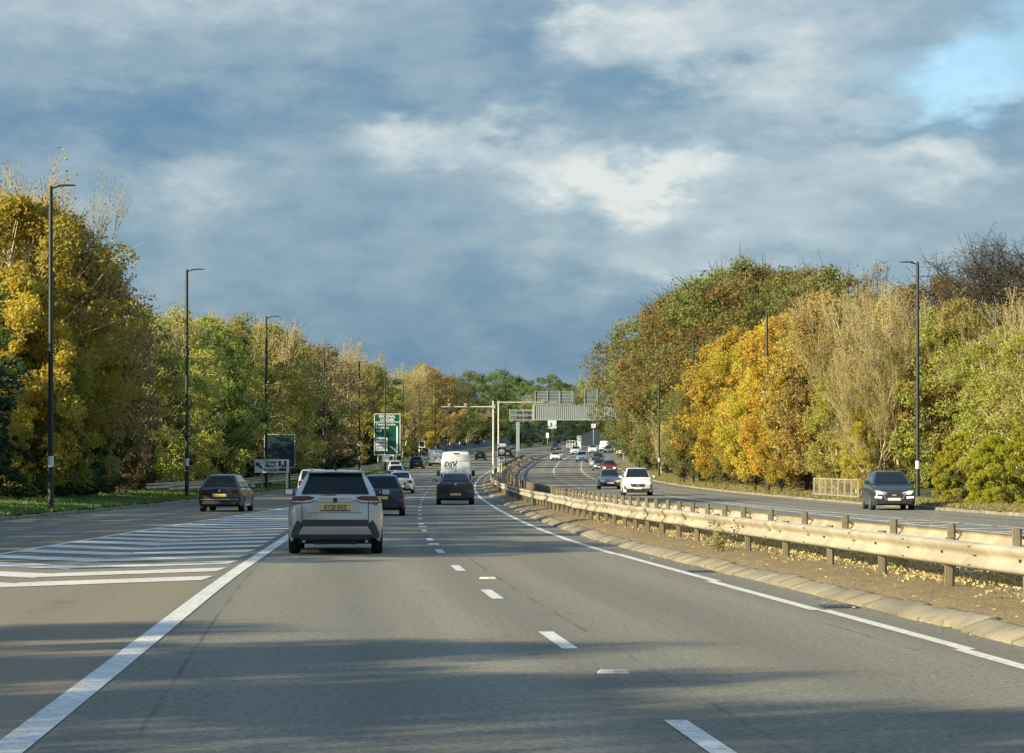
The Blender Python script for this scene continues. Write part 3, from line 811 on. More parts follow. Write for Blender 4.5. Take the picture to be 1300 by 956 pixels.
KINDS = {
    # top line of the lower body (y fraction -0.5 rear .. 0.5 front -> z), greenhouse (rear bottom, rear top, front top, front bottom) fractions
    'hatch':  dict(L=4.35, W=1.80, H=1.48, top=[(-.5, .90), (-.47, .97), (0, .94), (.22, .95), (.42, .84), (.5, .66)], gh=(-.485, -.35, .05, .26), belt=.95, roofw=.54, beltw=.79, r=.32),
    'suv':    dict(L=4.50, W=1.86, H=1.66, top=[(-.5, 1.0), (-.47, 1.10), (0, 1.05), (.24, 1.06), (.43, .98), (.5, .80)], gh=(-.485, -.38, .06, .27), belt=1.08, roofw=.55, beltw=.80, r=.36),
    'cuv':    dict(L=4.60, W=1.86, H=1.62, top=[(-.5, .98), (-.485, 1.06), (-.46, 1.12), (0, 1.05), (.24, 1.06), (.43, .98), (.5, .80)], gh=(-.480, -.375, .06, .27), belt=1.10, roofw=.50, beltw=.78, r=.36),
    'coupe':  dict(L=4.25, W=1.82, H=1.58, top=[(-.5, .98), (-.46, 1.08), (0, 1.02), (.24, 1.02), (.43, .92), (.5, .72)], gh=(-.47, -.27, .04, .26), belt=1.08, roofw=.53, beltw=.74, r=.35),
    'saloon': dict(L=4.65, W=1.80, H=1.44, top=[(-.5, .86), (-.47, .98), (-.3, 1.0), (0, .93), (.22, .93), (.42, .82), (.5, .64)], gh=(-.34, -.17, .05, .25), belt=.93, roofw=.56, beltw=.76, r=.32),
    'mpv':    dict(L=4.45, W=1.82, H=1.66, top=[(-.5, .95), (-.47, 1.02), (0, .98), (.28, 1.0), (.43, .88), (.5, .68)], gh=(-.488, -.43, .12, .33), belt=1.0, roofw=.66, beltw=.81, r=.33),
}

def wheel_set(root, W, L, r, yf, yr, detail=True):
    first = None
    for yy in (yr, yf):
        for sx in (-1, 1):
            if first is None:
                mb = MB(); rings = []
                for x, rr in ((-.11, r * .62), (-.11, r * .93), (-.085, r), (.085, r), (.11, r * .93), (.11, r * .62)):
                    rings.append([(x, rr * math.cos(t), rr * math.sin(t)) for t in np.linspace(0, 2 * math.pi, 21)[:-1]])
                mb.loft(rings, True, True)
                w = first = mb.build('wheel', M['tyre'], root, smooth=True, angle=50)
                rm = MB(); rm.tube((.106, 0, 0), (.114, 0, 0), r * .2, r * .18, 10)
                for k in range(5):
                    a = 2 * math.pi * k / 5
                    c, q = math.cos(a), math.sin(a)
                    rm.add([(.113, c * .03 - q * .05, q * .03 + c * .05), (.113, c * .03 + q * .05, q * .03 - c * .05), (.117, c * r * .62 + q * .03, q * r * .62 - c * .03), (.117, c * r * .62 - q * .03, q * r * .62 + c * .03)], [(0, 1, 2, 3)])
                rr = [[(.112, q * math.cos(t), q * math.sin(t)) for t in np.linspace(0, 2 * math.pi, 21)[:-1]] for q in (r * .60, r * .68)]
                rm.loft(rr, True)
                rm.build('rim', M['rim'], w)
            else:
                w = first.copy(); COL.objects.link(w); w.parent = root
                for ch in first.children:
                    c2 = ch.copy(); COL.objects.link(c2); c2.parent = w
            w.location = (sx * (W / 2 - .125), yy, r)
            w.rotation_euler = (0, 0, 0 if sx > 0 else math.pi)

def bil(A, B, C_, D, u, v):
    """A bottom-left, B bottom-right, C top-right, D top-left"""
    return (A * (1 - u) + B * u) * (1 - v) + (D * (1 - u) + C_ * u) * v

def patch(A, B, C_, D, u0, u1, v0, v1, offn, bulge=0.0, n=5):
    A, B, C_, D = map(Vector, (A, B, C_, D))
    nrm = (B - A).cross(D - A).normalized()
    rings = []
    for j in range(n + 1):
        v = v0 + (v1 - v0) * j / n; row = []
        for i in range(n + 1):
            u = u0 + (u1 - u0) * i / n
            row.append(bil(A, B, C_, D, u, v) + nrm * (offn + bulge * (1 - (2 * u - 1) ** 2)))
        rings.append(row)
    return MB().loft(rings)

def make_car(kind, col, label, cat, loc, heading=0.0, toward=False, name='car', plates=True, lit=False, group=None, trim=None, H=None, W=None, L=None, rear_style='plain', mats=None, extras=None):
    K = dict(KINDS[kind]); L = L or K['L']; W = W or K['W']; H = H or K['H']; r = K['r']
    root = empty(name, loc, heading + (math.pi if toward else 0))
    tag(root, label, cat, group)
    pm = mats or paint(name + '_paint', col)
    yf, yr = L * .5 - .86, -L * .5 + .82
    top = P_([(a * L, b) for a, b in K['top']])
    wend = P_([(-.5 * L, .83), (-.5 * L + .03, .89), (-.5 * L + .08, .94), (-.5 * L + .25, .98), (-.5 * L + .7, 1), (.5 * L - .8, 1), (.5 * L - .3, .96), (.5 * L - .08, .87), (.5 * L, .78)])
    bend = P_([(-.5 * L, .34), (-.5 * L + .06, .27), (-.5 * L + .4, .22), (.5 * L - .4, .2), (.5 * L - .05, .22), (.5 * L, .27)])
    Ra = r + .07
    ys = set(np.linspace(-.5 * L, .5 * L, 31).round(3)) | {round(-.5 * L + .03, 3), round(-.5 * L + .08, 3), round(.5 * L - .03, 3), round(.5 * L - .08, 3)}
    for yc in (yf, yr):
        for t in np.linspace(-1, 1, 13): ys.add(round(yc + Ra * math.sin(t * math.pi / 2), 3))
    rings = []
    for y in sorted(ys):
        w = W / 2 * wend(y); zb = bend(y); zt = top(y)
        for yc in (yf, yr):
            if abs(y - yc) < Ra: zb = max(zb, r + math.sqrt(max(0, Ra ** 2 - (y - yc) ** 2)) * .93 - .03)
        sh = (zt - .02)
        half = [(w * .95, zb), (w * .985, max(zb + .01, .40)), (w, max(zb + .02, .58)), (w * .985, max(zb + .03, zt - .22)), (w * .965, zt - .10), (w * .92, sh - .02), (w * .84, zt), (w * .5, zt + .025), (0, zt + .035)]
        ring = [(x, y, z) for x, z in half] + [(-x, y, z) for x, z in half[-2::-1]]
        rings.append(ring)
    MB().loft(rings, cap=True).build('body', pm, root, smooth=True, angle=42)
    MB().box(0, 0, .42, W - .42, L - .35, .44).build('underbody', M['plastic'], root)
    # greenhouse
    g0, g1, g2, g3 = [q * L for q in K['gh']]
    bz = K['belt']; bw, rw = K['beltw'], K['roofw']
    bw = W / 2 * bw / .9 * .98; rw = min(rw * W / 1.82, bw - .1)
    st = [(g0, bz - .03, bz + .0, .99), (g0 + (g1 - g0) * .35, bz - .03, bz + (H - bz) * .40, 1), (g0 + (g1 - g0) * .9, bz - .03, H - .055, 1), (g1 + .1, bz - .03, H - .025, 1),
          (g1 * .6 + g2 * .4, bz - .03, H, 1), (g2 - .15, bz - .03, H - .02, 1), (g2 + .06, bz - .03, H - .06, 1), (g2 + (g3 - g2) * .55, bz - .03, bz + (H - bz) * .46, 1), (g3, bz - .03, bz + .0, .98)]
    def wid(z): t = max(0, min(1, (z - bz) / (H - bz))); return bw + (rw - bw) * t ** 1.35
    rings = []
    for y, zb, zt, s_ in st:
        h = zt - bz
        half = [(bw, zb), (wid(bz + h * .35), bz + h * .35), (wid(bz + h * .7), bz + h * .7), (wid(bz + h * .92) - .012, bz + h * .94), (wid(bz + h) - .07, zt), (wid(zt) * .5, zt + .012), (0, zt + .016)]
        rings.append([(x, y, z) for x, z in half] + [(-x, y, z) for x, z in half[-2::-1]])
    MB().loft(rings, cap=True).build('roof', pm, root, smooth=True, angle=50)
    zr = H - .06
    # rear window and windscreen
    A = (-bw * .97, g0, bz); B = (bw * .97, g0, bz); C_ = (wid(zr), g0 + (g1 - g0) * .9, zr); D = (-wid(zr), C_[1], zr)
    rwin = patch(A, B, C_, D, .06, .94, .10, .93, .028, .012).build('rear_window', M['glass'], root, smooth=True)
    A2 = (bw * .97, g3, bz); B2 = (-bw * .97, g3, bz); C2 = (-wid(zr), g2 + .06, zr); D2 = (wid(zr), g2 + .06, zr)
    patch(A2, B2, C2, D2, .05, .95, .06, .95, .03, .012).build('windscreen', M['glass'], root, smooth=True)
    for sx in (-1, 1):
        mb = MB(); zz0, zz1 = bz + .05, H - .11
        t0 = .18; xa, xb = wid(zz0) + .008, wid(zz1) + .010
        mid = (g0 + g3) / 2 * .6 + (g1 + g2) / 2 * .4
        for (ya, yb_, yc, yd) in ((g0 + .32, mid - .04, mid - .04, g1 + .22), (mid + .04, g3 - .32, g2 - .06, mid + .04)):
            q = [(sx * xa, ya, zz0), (sx * xa, yb_, zz0), (sx * xb, yc, zz1), (sx * xb, yd, zz1)]
            mb.add(q, [(0, 1, 2, 3)])
        mb.build('side_window', M['glass'], root)
        # door mirror
        m = MB().box(sx * (W / 2 + .06), g3 - .42, bz + .08, .2, .10, .14).box(sx * (W / 2 - .03), g3 - .42, bz + .03, .14, .05, .05)
        mo = m.build('door_mirror', M['plastic'] if trim else pm, root, bevel=.025)
        MB().box(sx * (W / 2 + .065), g3 - .475, bz + .08, .15, .006, .1).build('mirror_glass', M['mirrorglass'], mo)
    wheel_set(root, W, L, r, yf, yr)
    ye = -L / 2
    # ------ rear face
    for sx in (-1, 1):
        if rear_style == 'rav': break
        xo = W / 2 * .93; zc = bz - .13
        if rear_style == 'tall': pts = [(xo - .02, zc - .16), (xo - .17, zc - .14), (xo - .2, zc + .14), (xo - .06, zc + .14)]
        else: pts = [(xo - .0, zc - .10), (xo - .30, zc - .09), (xo - .42, zc + .04), (xo - .12, zc + .10)]
        MB().prism_xz([(sx * x, z) for x, z in pts], ye - .025, ye + .12).build('tail_lamp', M['redlamp'], root, bevel=.015)
    if rear_style != 'rav':
        MB().box(0, ye - .02, .36, W * .74, .07, .13).build('bumper_insert', M['plastic'], root, bevel=.02)
        pz = .66 if rear_style != 'low' else .50
        po = MB().box(0, ye - .022, pz, .52, .02, .115).build('rear_plate', M['plate_y'], root)
        MB().box(0, ye - .010, pz, .72, .02, .17).build('plate_recess', M['plastic'], root)
        MB().prism_xz([(-W * .36, bz - .27), (W * .36, bz - .27), (W * .36, bz - .262), (-W * .36, bz - .262)], ye - .012, ye + .01).build('tailgate_seam', M['plastic'], root)
        MB().tube((0, ye - .03, bz - .1), (0, ye - .02, bz - .1), .05, n=14).build('emblem', M['chrome'], root)
    # ------ front face
    yn = L / 2; zt = top(yn)
    for sx in (-1, 1):
        xo = W / 2 * .80
        pts = [(xo - .02, zt - .14), (xo - .42, zt - .17), (xo - .46, zt - .08), (xo - .10, zt + .02), (xo + .06, zt + .02)]
        lam = MB().prism_xz([(sx * x, z) for x, z in pts], yn - .16, yn + .012).build('headlamp', M['headlamp'], root, bevel=.012)
        if lit: MB().tube((sx * (xo - .2), yn + .01, zt - .08), (sx * (xo - .2), yn + .03, zt - .08), .075, n=12).build('lit_bulb', M['headlit'], lam)
        MB().box(sx * (xo - .12), yn - .03, .40, .24, .08, .09).build('fog_lamp', M['plastic'], root, bevel=.01)
    gl = MB().prism_xz([(-.40, zt - .26), (.40, zt - .26), (.46, zt - .08), (-.46, zt - .08)], yn - .05, yn + .012).build('grille', M['plastic'], root)
    MB().box(0, yn + .014, zt - .17, .17, .012, .07).build('emblem', M['chrome'], gl)
    MB().box(0, yn - .01, .34, W * .56, .06, .13).build('lower_intake', M['plastic'], root, bevel=.01)
    MB().box(0, yn + .022, .46, .52, .02, .115).build('front_plate', M['plate_w'], root)
    if extras: extras(root, W, L, H, bz, ye, yn, zt, pm, wid, g0, g1, g2, g3)
    return root

def road_loc(x, y): return (x, y, zf(y))
def heading(f, y): return -math.atan2(float(f(y + 3) - f(y - 3)), 6.0)

# the near silver SUV, with its rear modelled closely
def rav_extras(root, W, L, H, bz, ye, yn, zt, pm, wid, g0, g1, g2, g3):
    def pr(pts, y0, y1, nm, mat, par=root, bev=0): return MB().prism_xz(pts, y0, y1).build(nm, mat, par, bevel=bev)
    for sx in (-1, 1):
        pr([(sx * x, z) for x, z in ((.885, .99), (.80, 1.125), (.52, 1.13), (.40, 1.10), (.50, 1.03), (.62, 1.00))], ye - .035, ye + .10, 'tail_lamp', M['redlamp'], bev=.012)
        pr([(sx * x, z) for x, z in ((.64, 1.005), (.82, 1.005), (.84, 1.03), (.64, 1.03))], ye - .039, ye - .03, 'lamp_strip', M['mirrorglass'])
        pr([(sx * x, z) for x, z in ((.635, .45), (.645, .45), (.645, 1.0), (.635, 1.0))], ye - .014, ye + .01, 'panel_gap', M['plastic'])
        # flared wheel-arch cladding
        pr([(sx * x, z) for x, z in ((.64, .60), (.72, .67), (.79, .56), (.85, .40), (.84, .31), (.70, .30), (.66, .42))], ye - .03, ye + .34, 'wheel_arch_cladding', M['claddinggrey'], bev=.03)
        MB().tube((sx * .60, ye - .03, .262), (sx * .60, ye + .15, .262), .032, n=12).build('exhaust_tip', M['rim'], root)
        MB().tube((sx * (wid(H) - .03), g1 + .1, H + .01), (sx * (wid(H) - .03), g2 - .1, H + .02), .02, n=6).build('roof_rail', M['chrome'], root)
        MB().box(sx * .22, ye - .008, .34, .05, .02, .05).build('reflector', M['redlamp'], root)
    # chrome strip kinked over the plate
    pts = [(-.63, 1.005), (-.47, 1.02), (-.32, 1.10), (.34, 1.10), (.47, 1.02), (.63, 1.005)]
    mb = MB()
    for (xa, za), (xb, zb) in zip(pts[:-1], pts[1:]):
        mb.add([(xa, ye - .045, za), (xb, ye - .045, zb), (xb, ye - .045, zb + .024), (xa, ye - .045, za + .024), (xa, ye, za), (xb, ye, zb), (xb, ye, zb + .024), (xa, ye, za + .024)], [(0, 1, 2, 3), (3, 2, 6, 7), (1, 0, 4, 5)])
    mb.build('chrome_strip', M['chrome'], root)
    pr([(-.36, 1.0), (.36, 1.0), (.30, 1.09), (-.30, 1.09)], ye - .030, ye + .01, 'tailgate_handle_panel', pm, bev=.01)
    pr([(-.52, .80), (.52, .80), (.42, 1.0), (-.42, 1.0)], ye - .020, ye + .01, 'tailgate_recess', pm, bev=.012)
    el = MB().tube((-.0, ye - .038, 1.045), (0, ye - .03, 1.045), .045, n=16); el.build('emblem', M['plastic'], root)
    p = MB().box(0, ye - .030, .915, .53, .02, .12).build('rear_plate', M['plate_y'], root, bevel=.004)
    text_obj('registration', 'GY20 EGZ', .115, M['ink'], p, (0, ye - .043, .874), align='CENTER', bold=.002, sx=.86)
    MB().box(0, ye - .026, .845, .56, .025, .018).build('plate_light_bar', M['plastic'], root)
    pr([(-.65, .54), (.65, .54), (.62, .67), (-.62, .67)], ye - .022, ye + .02, 'bumper_recess', M['claddinggrey'], bev=.01)
    pr([(-.71, .375), (.71, .375), (.65, .51), (-.65, .51)], ye - .055, ye + .02, 'skid_plate', M['skid'], bev=.02)
    pr([(-.66, .27), (.66, .27), (.72, .37), (-.72, .37)], ye - .045, ye + .2, 'lower_valance', M['plastic'], bev=.02)
    pr([(-.40, .19), (.40, .19), (.46, .26), (-.46, .26)], ye + .05, ye + .5, 'exhaust_silencer', M['plastic'])
    # fin, wiper, spoiler
    MB().prism_xz([(-.02, H + .0), (.02, H + .0), (.006, H + .075), (-.006, H + .075)], g1 + .2, g1 + .36).build('shark_fin_aerial', M['plastic'], root)
    MB().box(0, g1 - .06, H - .035, 1.10, .22, .035).build('roof_spoiler', pm, root, bevel=.015)
    MB().box(0, g1 - .176, H - .045, .36, .01, .018).build('brake_light', M['redlamp'], root)
    wz = 1.17
    MB().prism_xz([(-.32, wz + .02), (.0, wz), (.03, wz + .035), (-.02, wz + .055), (-.32, wz + .035)], g0 - .06, g0 - .035).build('rear_wiper', M['plastic'], root)
    for sx, w_ in ((-1, .0), (1, .0)):
        MB().tube((sx * .38, .1, 1.08), (sx * .38, .1, 1.32), .12, .10, 8).build('headrest', M['plastic'], root, True)
M['claddinggrey'] = mat_simple('grey_cladding', (0.045, 0.05, 0.05), 0.6)
car_m = {'champagne': paint('champagne_silver_paint', (0.52, 0.51, 0.455), .4, .28), 'black': paint('black_car_paint', (0.017, 0.02, 0.023), .1, .38), 'navy': paint('navy_car_paint', (0.01, 0.022, 0.05), .15, .34),
         'white': paint('white_car_paint', (0.72, 0.73, 0.70), 0, .3), 'silver': paint('silver_car_paint', (0.45, 0.47, 0.46), .4, .3), 'grey': paint('grey_car_paint', (0.13, 0.15, 0.17), .4, .3),
         'dark': paint('dark_grey_car_paint', (0.035, 0.045, 0.055), .3, .27), 'red': paint('maroon_car_paint', (0.16, 0.035, 0.035), .25, .3), 'cream': paint('cream_car_paint', (0.60, 0.58, 0.42), 0, .3), 'paleblue': paint('pale_blue_car_paint', (0.48, 0.57, 0.60), .2, .3)}
make_car('cuv', None, 'champagne silver SUV in the left lane, registration GY20 EGZ, the nearest vehicle', 'car', road_loc(-3.53, 50.8), R_(3.2), rear_style='rav', mats=car_m['champagne'], extras=rav_extras, W=1.85, H=1.62, trim=True)

def dark_plate(root, *a): pass
# vehicles driving away
make_car('hatch', None, 'black five door hatchback in the left slip lane', 'car', road_loc(-11.62, 102.8), R_(-1.5), mats=car_m['black'], H=1.50,
         extras=lambda root, W, L, H, bz, ye, yn, zt, pm, wid, g0, g1, g2, g3: MB().box(0, ye - .03, .50, 1.52, .02, .025).build('chrome_strip', M['chrome'], root))
make_car('hatch', None, 'dark navy hatchback partly hidden behind the right side of the silver SUV', 'car', road_loc(-4.86, 93.7), R_(2.5), mats=car_m['navy'], rear_style='tall', H=1.50)
make_car('coupe', None, 'black sloping-roofed crossover close behind the white delivery van', 'car', road_loc(-2.77, 122.6), R_(2.0), mats=car_m['black'], rear_style='low', L=4.2, W=1.84, H=1.52, trim=True)
make_car('saloon', None, 'white saloon car in the left lane just ahead of the navy hatchback', 'car', road_loc(-7.35, 166.7), R_(1.5), mats=car_m['white'])
make_car('mpv', None, 'silver people carrier in the slip lane, mostly hidden by the nearest silver SUV', 'car', road_loc(-11.45, 147.), R_(0), mats=car_m['silver'], rear_style='tall')
make_car('hatch', None, 'white hatchback in the middle of the three white cars queuing below the green sign', 'car', road_loc(-11.2, 245.), R_(0), mats=car_m['white'])
make_car('hatch', None, 'farthest white car of the three stacked below the green sign', 'car', road_loc(-13.8, 300.), R_(-1), mats=car_m['white'], W=1.7)
make_car('suv', None, 'grey SUV with pale roof driving away beyond the white cars, under the dark conifer', 'car', road_loc(-12.75, 340.), R_(-2), mats=car_m['dark'])
make_car('coupe', None, 'small black car with pale window frames ahead, right of the white van, on the bend', 'car', road_loc(-5.2, 420.), R_(-3), mats=car_m['black'])
make_car('hatch', None, 'dark car partly hidden behind the speed camera sign on the far bend', 'car', road_loc(-.6, 447.), R_(-5), mats=car_m['black'])
make_car('hatch', None, 'distant white car beyond the speed camera sign, beside the gantry leg', 'car', road_loc(.35, 482.), R_(-7), mats=car_m['white'])

def make_van(label, loc, rz, toward=False, H=2.62, W=2.0, L=5.6, mat=None, logo=False, lit=False, boxy=False, name='delivery_van'):
    pm = mat or car_m['white']
    root = empty(name, loc, rz + (math.pi if toward else 0)); tag(root, label, 'van')
    yr, yf, r = -L / 2 + 1.0, L / 2 - .9, .34
    rings = []
    for y, s_, zt in ((-L / 2, .945, H - .16), (-L / 2 + .05, .975, H - .07), (-L / 2 + .2, 1, H - .02), (0, 1, H), (L / 2 - 1.75, 1, H - .03), (L / 2 - 1.45, .98, H - .15), (L / 2 - .75, .96, 1.45), (L / 2 - .12, .90, 1.08), (L / 2, .84, .8)):
        w = W / 2 * s_; zb = .36 if abs(y + L / 2) < .01 or y > L / 2 - .2 else .3
        tw = .86 if not boxy else .97
        hh = zt - .9
        half = [(w * .97, zb), (w, .7), (w * 1.0, min(1.15, zt - .1)), (w * (.5 + .5 * tw) if zt > 1.6 else w * .96, max(zt * .72, zt - .5) if zt > 1.6 else zt - .06), (w * tw, zt - .12 if zt > 1.6 else zt - .03), (w * (tw - .09), zt), (0, zt + .03)]
        rings.append([(x, y, z) for x, z in half] + [(-x, y, z) for x, z in half[-2::-1]])
    MB().loft(rings, cap=True).build('body', pm, root, smooth=True, angle=40)
    MB().box(0, 0, .42, W - .46, L - .3, .4).build('underbody', M['plastic'], root)
    wheel_set(root, W, L, r, yf, yr)
    ye = -L / 2
    # rear doors, recessed panels, hinges
    for sx in (-1, 1):
        MB().box(sx * .43, ye - .006, 1.56, .80, .02, .98).build('rear_door_panel', pm, root, bevel=.012)
        MB().box(sx * (W / 2 - .09), ye - .02, 1.08, .11, .05, .42).build('tail_lamp', M['redlamp'], root, bevel=.01)
        MB().box(sx * (W / 2 + .14), L / 2 - 1.35, 1.35, .2, .12, .36).box(sx * (W / 2 + .03), L / 2 - 1.35, 1.3, .12, .05, .06).build('door_mirror', M['plastic'], root, bevel=.02)
        MB().prism_xz([(sx * (W / 2 * .86), .72), (sx * (W / 2 * .5), .72), (sx * (W / 2 * .5), .86), (sx * (W / 2 * .8), 1.0)], L / 2 - .2, L / 2 + .012).build('headlamp', M['headlit'] if lit else M['headlamp'], root)
        MB().add([(sx * (W / 2 + .004), L / 2 - 1.9, 1.25), (sx * (W / 2 * .98), L / 2 - 1.05, 1.25), (sx * (W / 2 * .94), L / 2 - 1.4, 1.85), (sx * (W / 2 * .96), L / 2 - 1.9, 1.85)], [(0, 1, 2, 3)]).build('side_window', M['glass'], root)
    MB().box(0, ye - .012, 1.35, .014, .02, 1.75).box(0, ye - .012, 2.13, 1.62, .012, .02).build('door_gap', M['gantrydark'], root)
    MB().box(0, ye - .02, H - .12, .34, .06, .05).build('high_brake_light', M['redlamp'], root)
    MB().box(0, ye - .04, .42, W * .86, .14, .17).build('rear_bumper', M['plastic'], root, bevel=.02)
    MB().box(.0, ye - .03, .72, .52, .02, .11).build('rear_plate', M['plate_y'], root)
    MB().box(.05, ye - .03, 1.15, .08, .04, .12).build('door_handle', M['plastic'], root)
    A = (W / 2 * .88, L / 2 - .78, 1.45); B = (-A[0], A[1], A[2]); C_ = (-W / 2 * .8, L / 2 - 1.45, H - .34); D = (-C_[0], C_[1], C_[2])
    patch(A, B, C_, D, .03, .97, .02, .92, .055).build('windscreen', M['glass'], root)
    MB().box(0, L / 2 + .005, .72, W * .45, .03, .16).box(0, L / 2 - .0, .42, W * .7, .05, .16).build('grille', M['plastic'], root)
    MB().box(0, L / 2 + .03, .52, .52, .02, .11).build('front_plate', M['plate_w'], root)
    if logo:
        text_obj('lettering', 'DSV', .42, M['dsv'], root, (-.78, ye - .02, 1.78), bold=.014, shear=.35, sx=1.0)
        MB().box(-.42, ye - .02, 1.70, .62, .006, .022).box(-.45, ye - .02, 1.655, .5, .006, .016).build('lettering_rule', M['dsv'], root)
    return root
make_van('tall white van with dark blue DSV lettering ahead of the black crossover', road_loc(-3.63, 163.), R_(1.5), logo=True, H=2.74)
make_van('white box van in the left lane far ahead, partly behind the lettered delivery van', road_loc(-10.9, 362.), R_(-1), H=2.3, W=1.95, boxy=True)

# vehicles coming towards the camera on the other carriageway
def hy_ex(root, W, L, H, bz, ye, yn, zt, pm, wid, g0, g1, g2, g3):
    pts = [(-.48, zt - .06), (-.34, .46), (.34, .46), (.48, zt - .06)]
    mb = MB()
    for (xa, za), (xb, zb) in zip(pts[:-1], pts[1:]):
        d = Vector((xb - xa, 0, zb - za)).normalized() * .014; nx_, nz_ = -d.z, d.x
        mb.add([(xa - nx_, yn + .03, za - nz_), (xb - nx_, yn + .03, zb - nz_), (xb + nx_, yn + .03, zb + nz_), (xa + nx_, yn + .03, za + nz_)], [(0, 1, 2, 3)])
    mb.build('grille_surround', M['chrome'], root)
    for sx in (-1, 1): MB().prism_xz([(sx * .52, .50), (sx * .80, .52), (sx * .78, .58), (sx * .52, .57)], yn - .06, yn + .03).build('daylight_lamp', M['drl'], root)
make_car('suv', None, 'dark blue grey SUV coming towards the camera by the right kerb, next to the railing', 'car', road_loc(15.95, 106.9), R_(-2), True, mats=car_m['dark'], extras=hy_ex, H=1.64)
def ws_ex(root, W, L, H, bz, ye, yn, zt, pm, wid, g0, g1, g2, g3):
    MB().box(0, yn + .012, .34, W * .74, .03, .20).build('bumper_opening', M['plastic'], root, bevel=.01)
    for sx in (-1, 1): MB().prism_xz([(sx * .74, .42), (sx * .86, .42), (sx * .84, .66), (sx * .76, .6)], yn - .1, yn + .006).build('corner_vent', M['plastic'], root)
make_car('suv', None, 'bright white SUV coming towards the camera beyond the barrier, nearest of the oncoming queue', 'car', road_loc(7.78, 157.5), R_(-.5), True, mats=car_m['white'], extras=ws_ex, H=1.72, W=1.92)
make_car('hatch', None, 'grey hatchback coming towards the camera right behind the white SUV', 'car', road_loc(7.35, 191.), R_(.5), True, mats=car_m['grey'], lit=False)
make_car('suv', None, 'maroon car with lit headlamps, first of the queue behind the grey hatchback', 'car', road_loc(11.25, 293.), 0, True, mats=car_m['red'], lit=True, H=1.6)
make_car('hatch', None, 'dark car with a lit headlamp directly behind the maroon car in the oncoming queue', 'car', road_loc(11.15, 322.), R_(-1), True, mats=car_m['grey'], lit=True)
make_car('hatch', None, 'silver car with lit headlamps, third of the oncoming queue behind the maroon car', 'car', road_loc(11.6, 348.), R_(-2), True, mats=car_m['silver'], lit=True)
make_car('suv', None, 'dark SUV with lit headlamps between the silver queue car and the pale blue car', 'car', road_loc(12.9, 378.), R_(-3), True, mats=car_m['dark'], lit=True)
make_car('suv', None, 'pale blue people carrier in the middle lane of the opposite carriageway on the bend', 'car', road_loc(11.1, 400.), R_(-3), True, mats=car_m['paleblue'])
make_car('saloon', None, 'white car alone in the lane nearest the central reservation on the distant bend', 'car', road_loc(7.2, 413.), R_(-4), True, mats=car_m['white'])
make_car('suv', None, 'white car behind and left of the pale blue people carrier', 'car', road_loc(12.2, 482.), R_(-6), True, mats=car_m['paleblue'])
make_car('hatch', None, 'small red car far off behind the lone white car on the bend', 'car', road_loc(9.6, 548.), R_(-12), True, mats=car_m['red'], W=1.7)
make_car('suv', None, 'white car just left of the distant white van', 'car', road_loc(16.2, 503.), R_(-6), True, mats=car_m['white'])
make_van('small distant white van with dark windscreen at the head of the far queue', road_loc(19.6, 535.), R_(-6), True, H=2.2, W=1.95, L=5.0, name='panel_van')
make_car('hatch', None, 'dark car just right of the distant white van', 'car', road_loc(19.6, 512.), R_(-6), True, mats=car_m['dark'])
make_car('hatch', None, 'distant dark car with two bright headlamps near the right trees', 'car', road_loc(21.9, 525.), R_(-6), True, mats=car_m['dark'], lit=True)
make_car('saloon', None, 'cream car waiting at the right edge beside the grassy bank, right of the far queue', 'car', road_loc(20.9, 474.), R_(-20), True, mats=car_m['cream'])

# ------------------------------------------------------------------ trees
def leaf_arrays(cen, size, jitter_up=0.35):
    n = len(cen)
    d = rng.normal(size=(n, 3)); d /= np.linalg.norm(d, axis=1, keepdims=True)
    h = rng.normal(size=(n, 3)); h[:, 2] *= .7
    u = np.cross(d, h); u /= np.linalg.norm(u, axis=1, keepdims=True)
    v = np.cross(d, u)
    s = (size * rng.uniform(.6, 1.35, n))[:, None]
    V = np.stack([cen - u * s * .6, cen + v * s * .36, cen + u * s * .6, cen - v * s * .36], 1)
    return V.reshape(-1, 3), np.arange(4 * n)

def segs_mesh(name, segs, mat, n=3):
    S = np.array([[*a, *b, r0, r1] for a, b, r0, r1 in segs])
    p0, p1, r0, r1 = S[:, :3], S[:, 3:6], S[:, 6:7], S[:, 7:8]
    d = p1 - p0; d /= np.linalg.norm(d, axis=1, keepdims=True) + 1e-9
    ref = np.where(np.abs(d[:, 2:3]) > .9, np.array([[1., 0, 0]]), np.array([[0, 0, 1.]]))
    a = np.cross(d, ref); a /= np.linalg.norm(a, axis=1, keepdims=True); b = np.cross(d, a)
    V = np.zeros((len(S), 2 * n, 3))
    for k in range(n):
        t = 2 * math.pi * k / n
        o = a * math.cos(t) + b * math.sin(t)
        V[:, k] = p0 + o * r0; V[:, n + k] = p1 + o * r1
    q = []
    for k in range(n):
        k2 = (k + 1) % n
        q.append([k, k2, n + k2, n + k])
    q = np.array(q)[None] + (np.arange(len(S)) * 2 * n)[:, None, None]
    me = np_mesh(name, V.reshape(-1, 3), 4, q.reshape(-1), mat)
    me.shade_smooth()
    return me

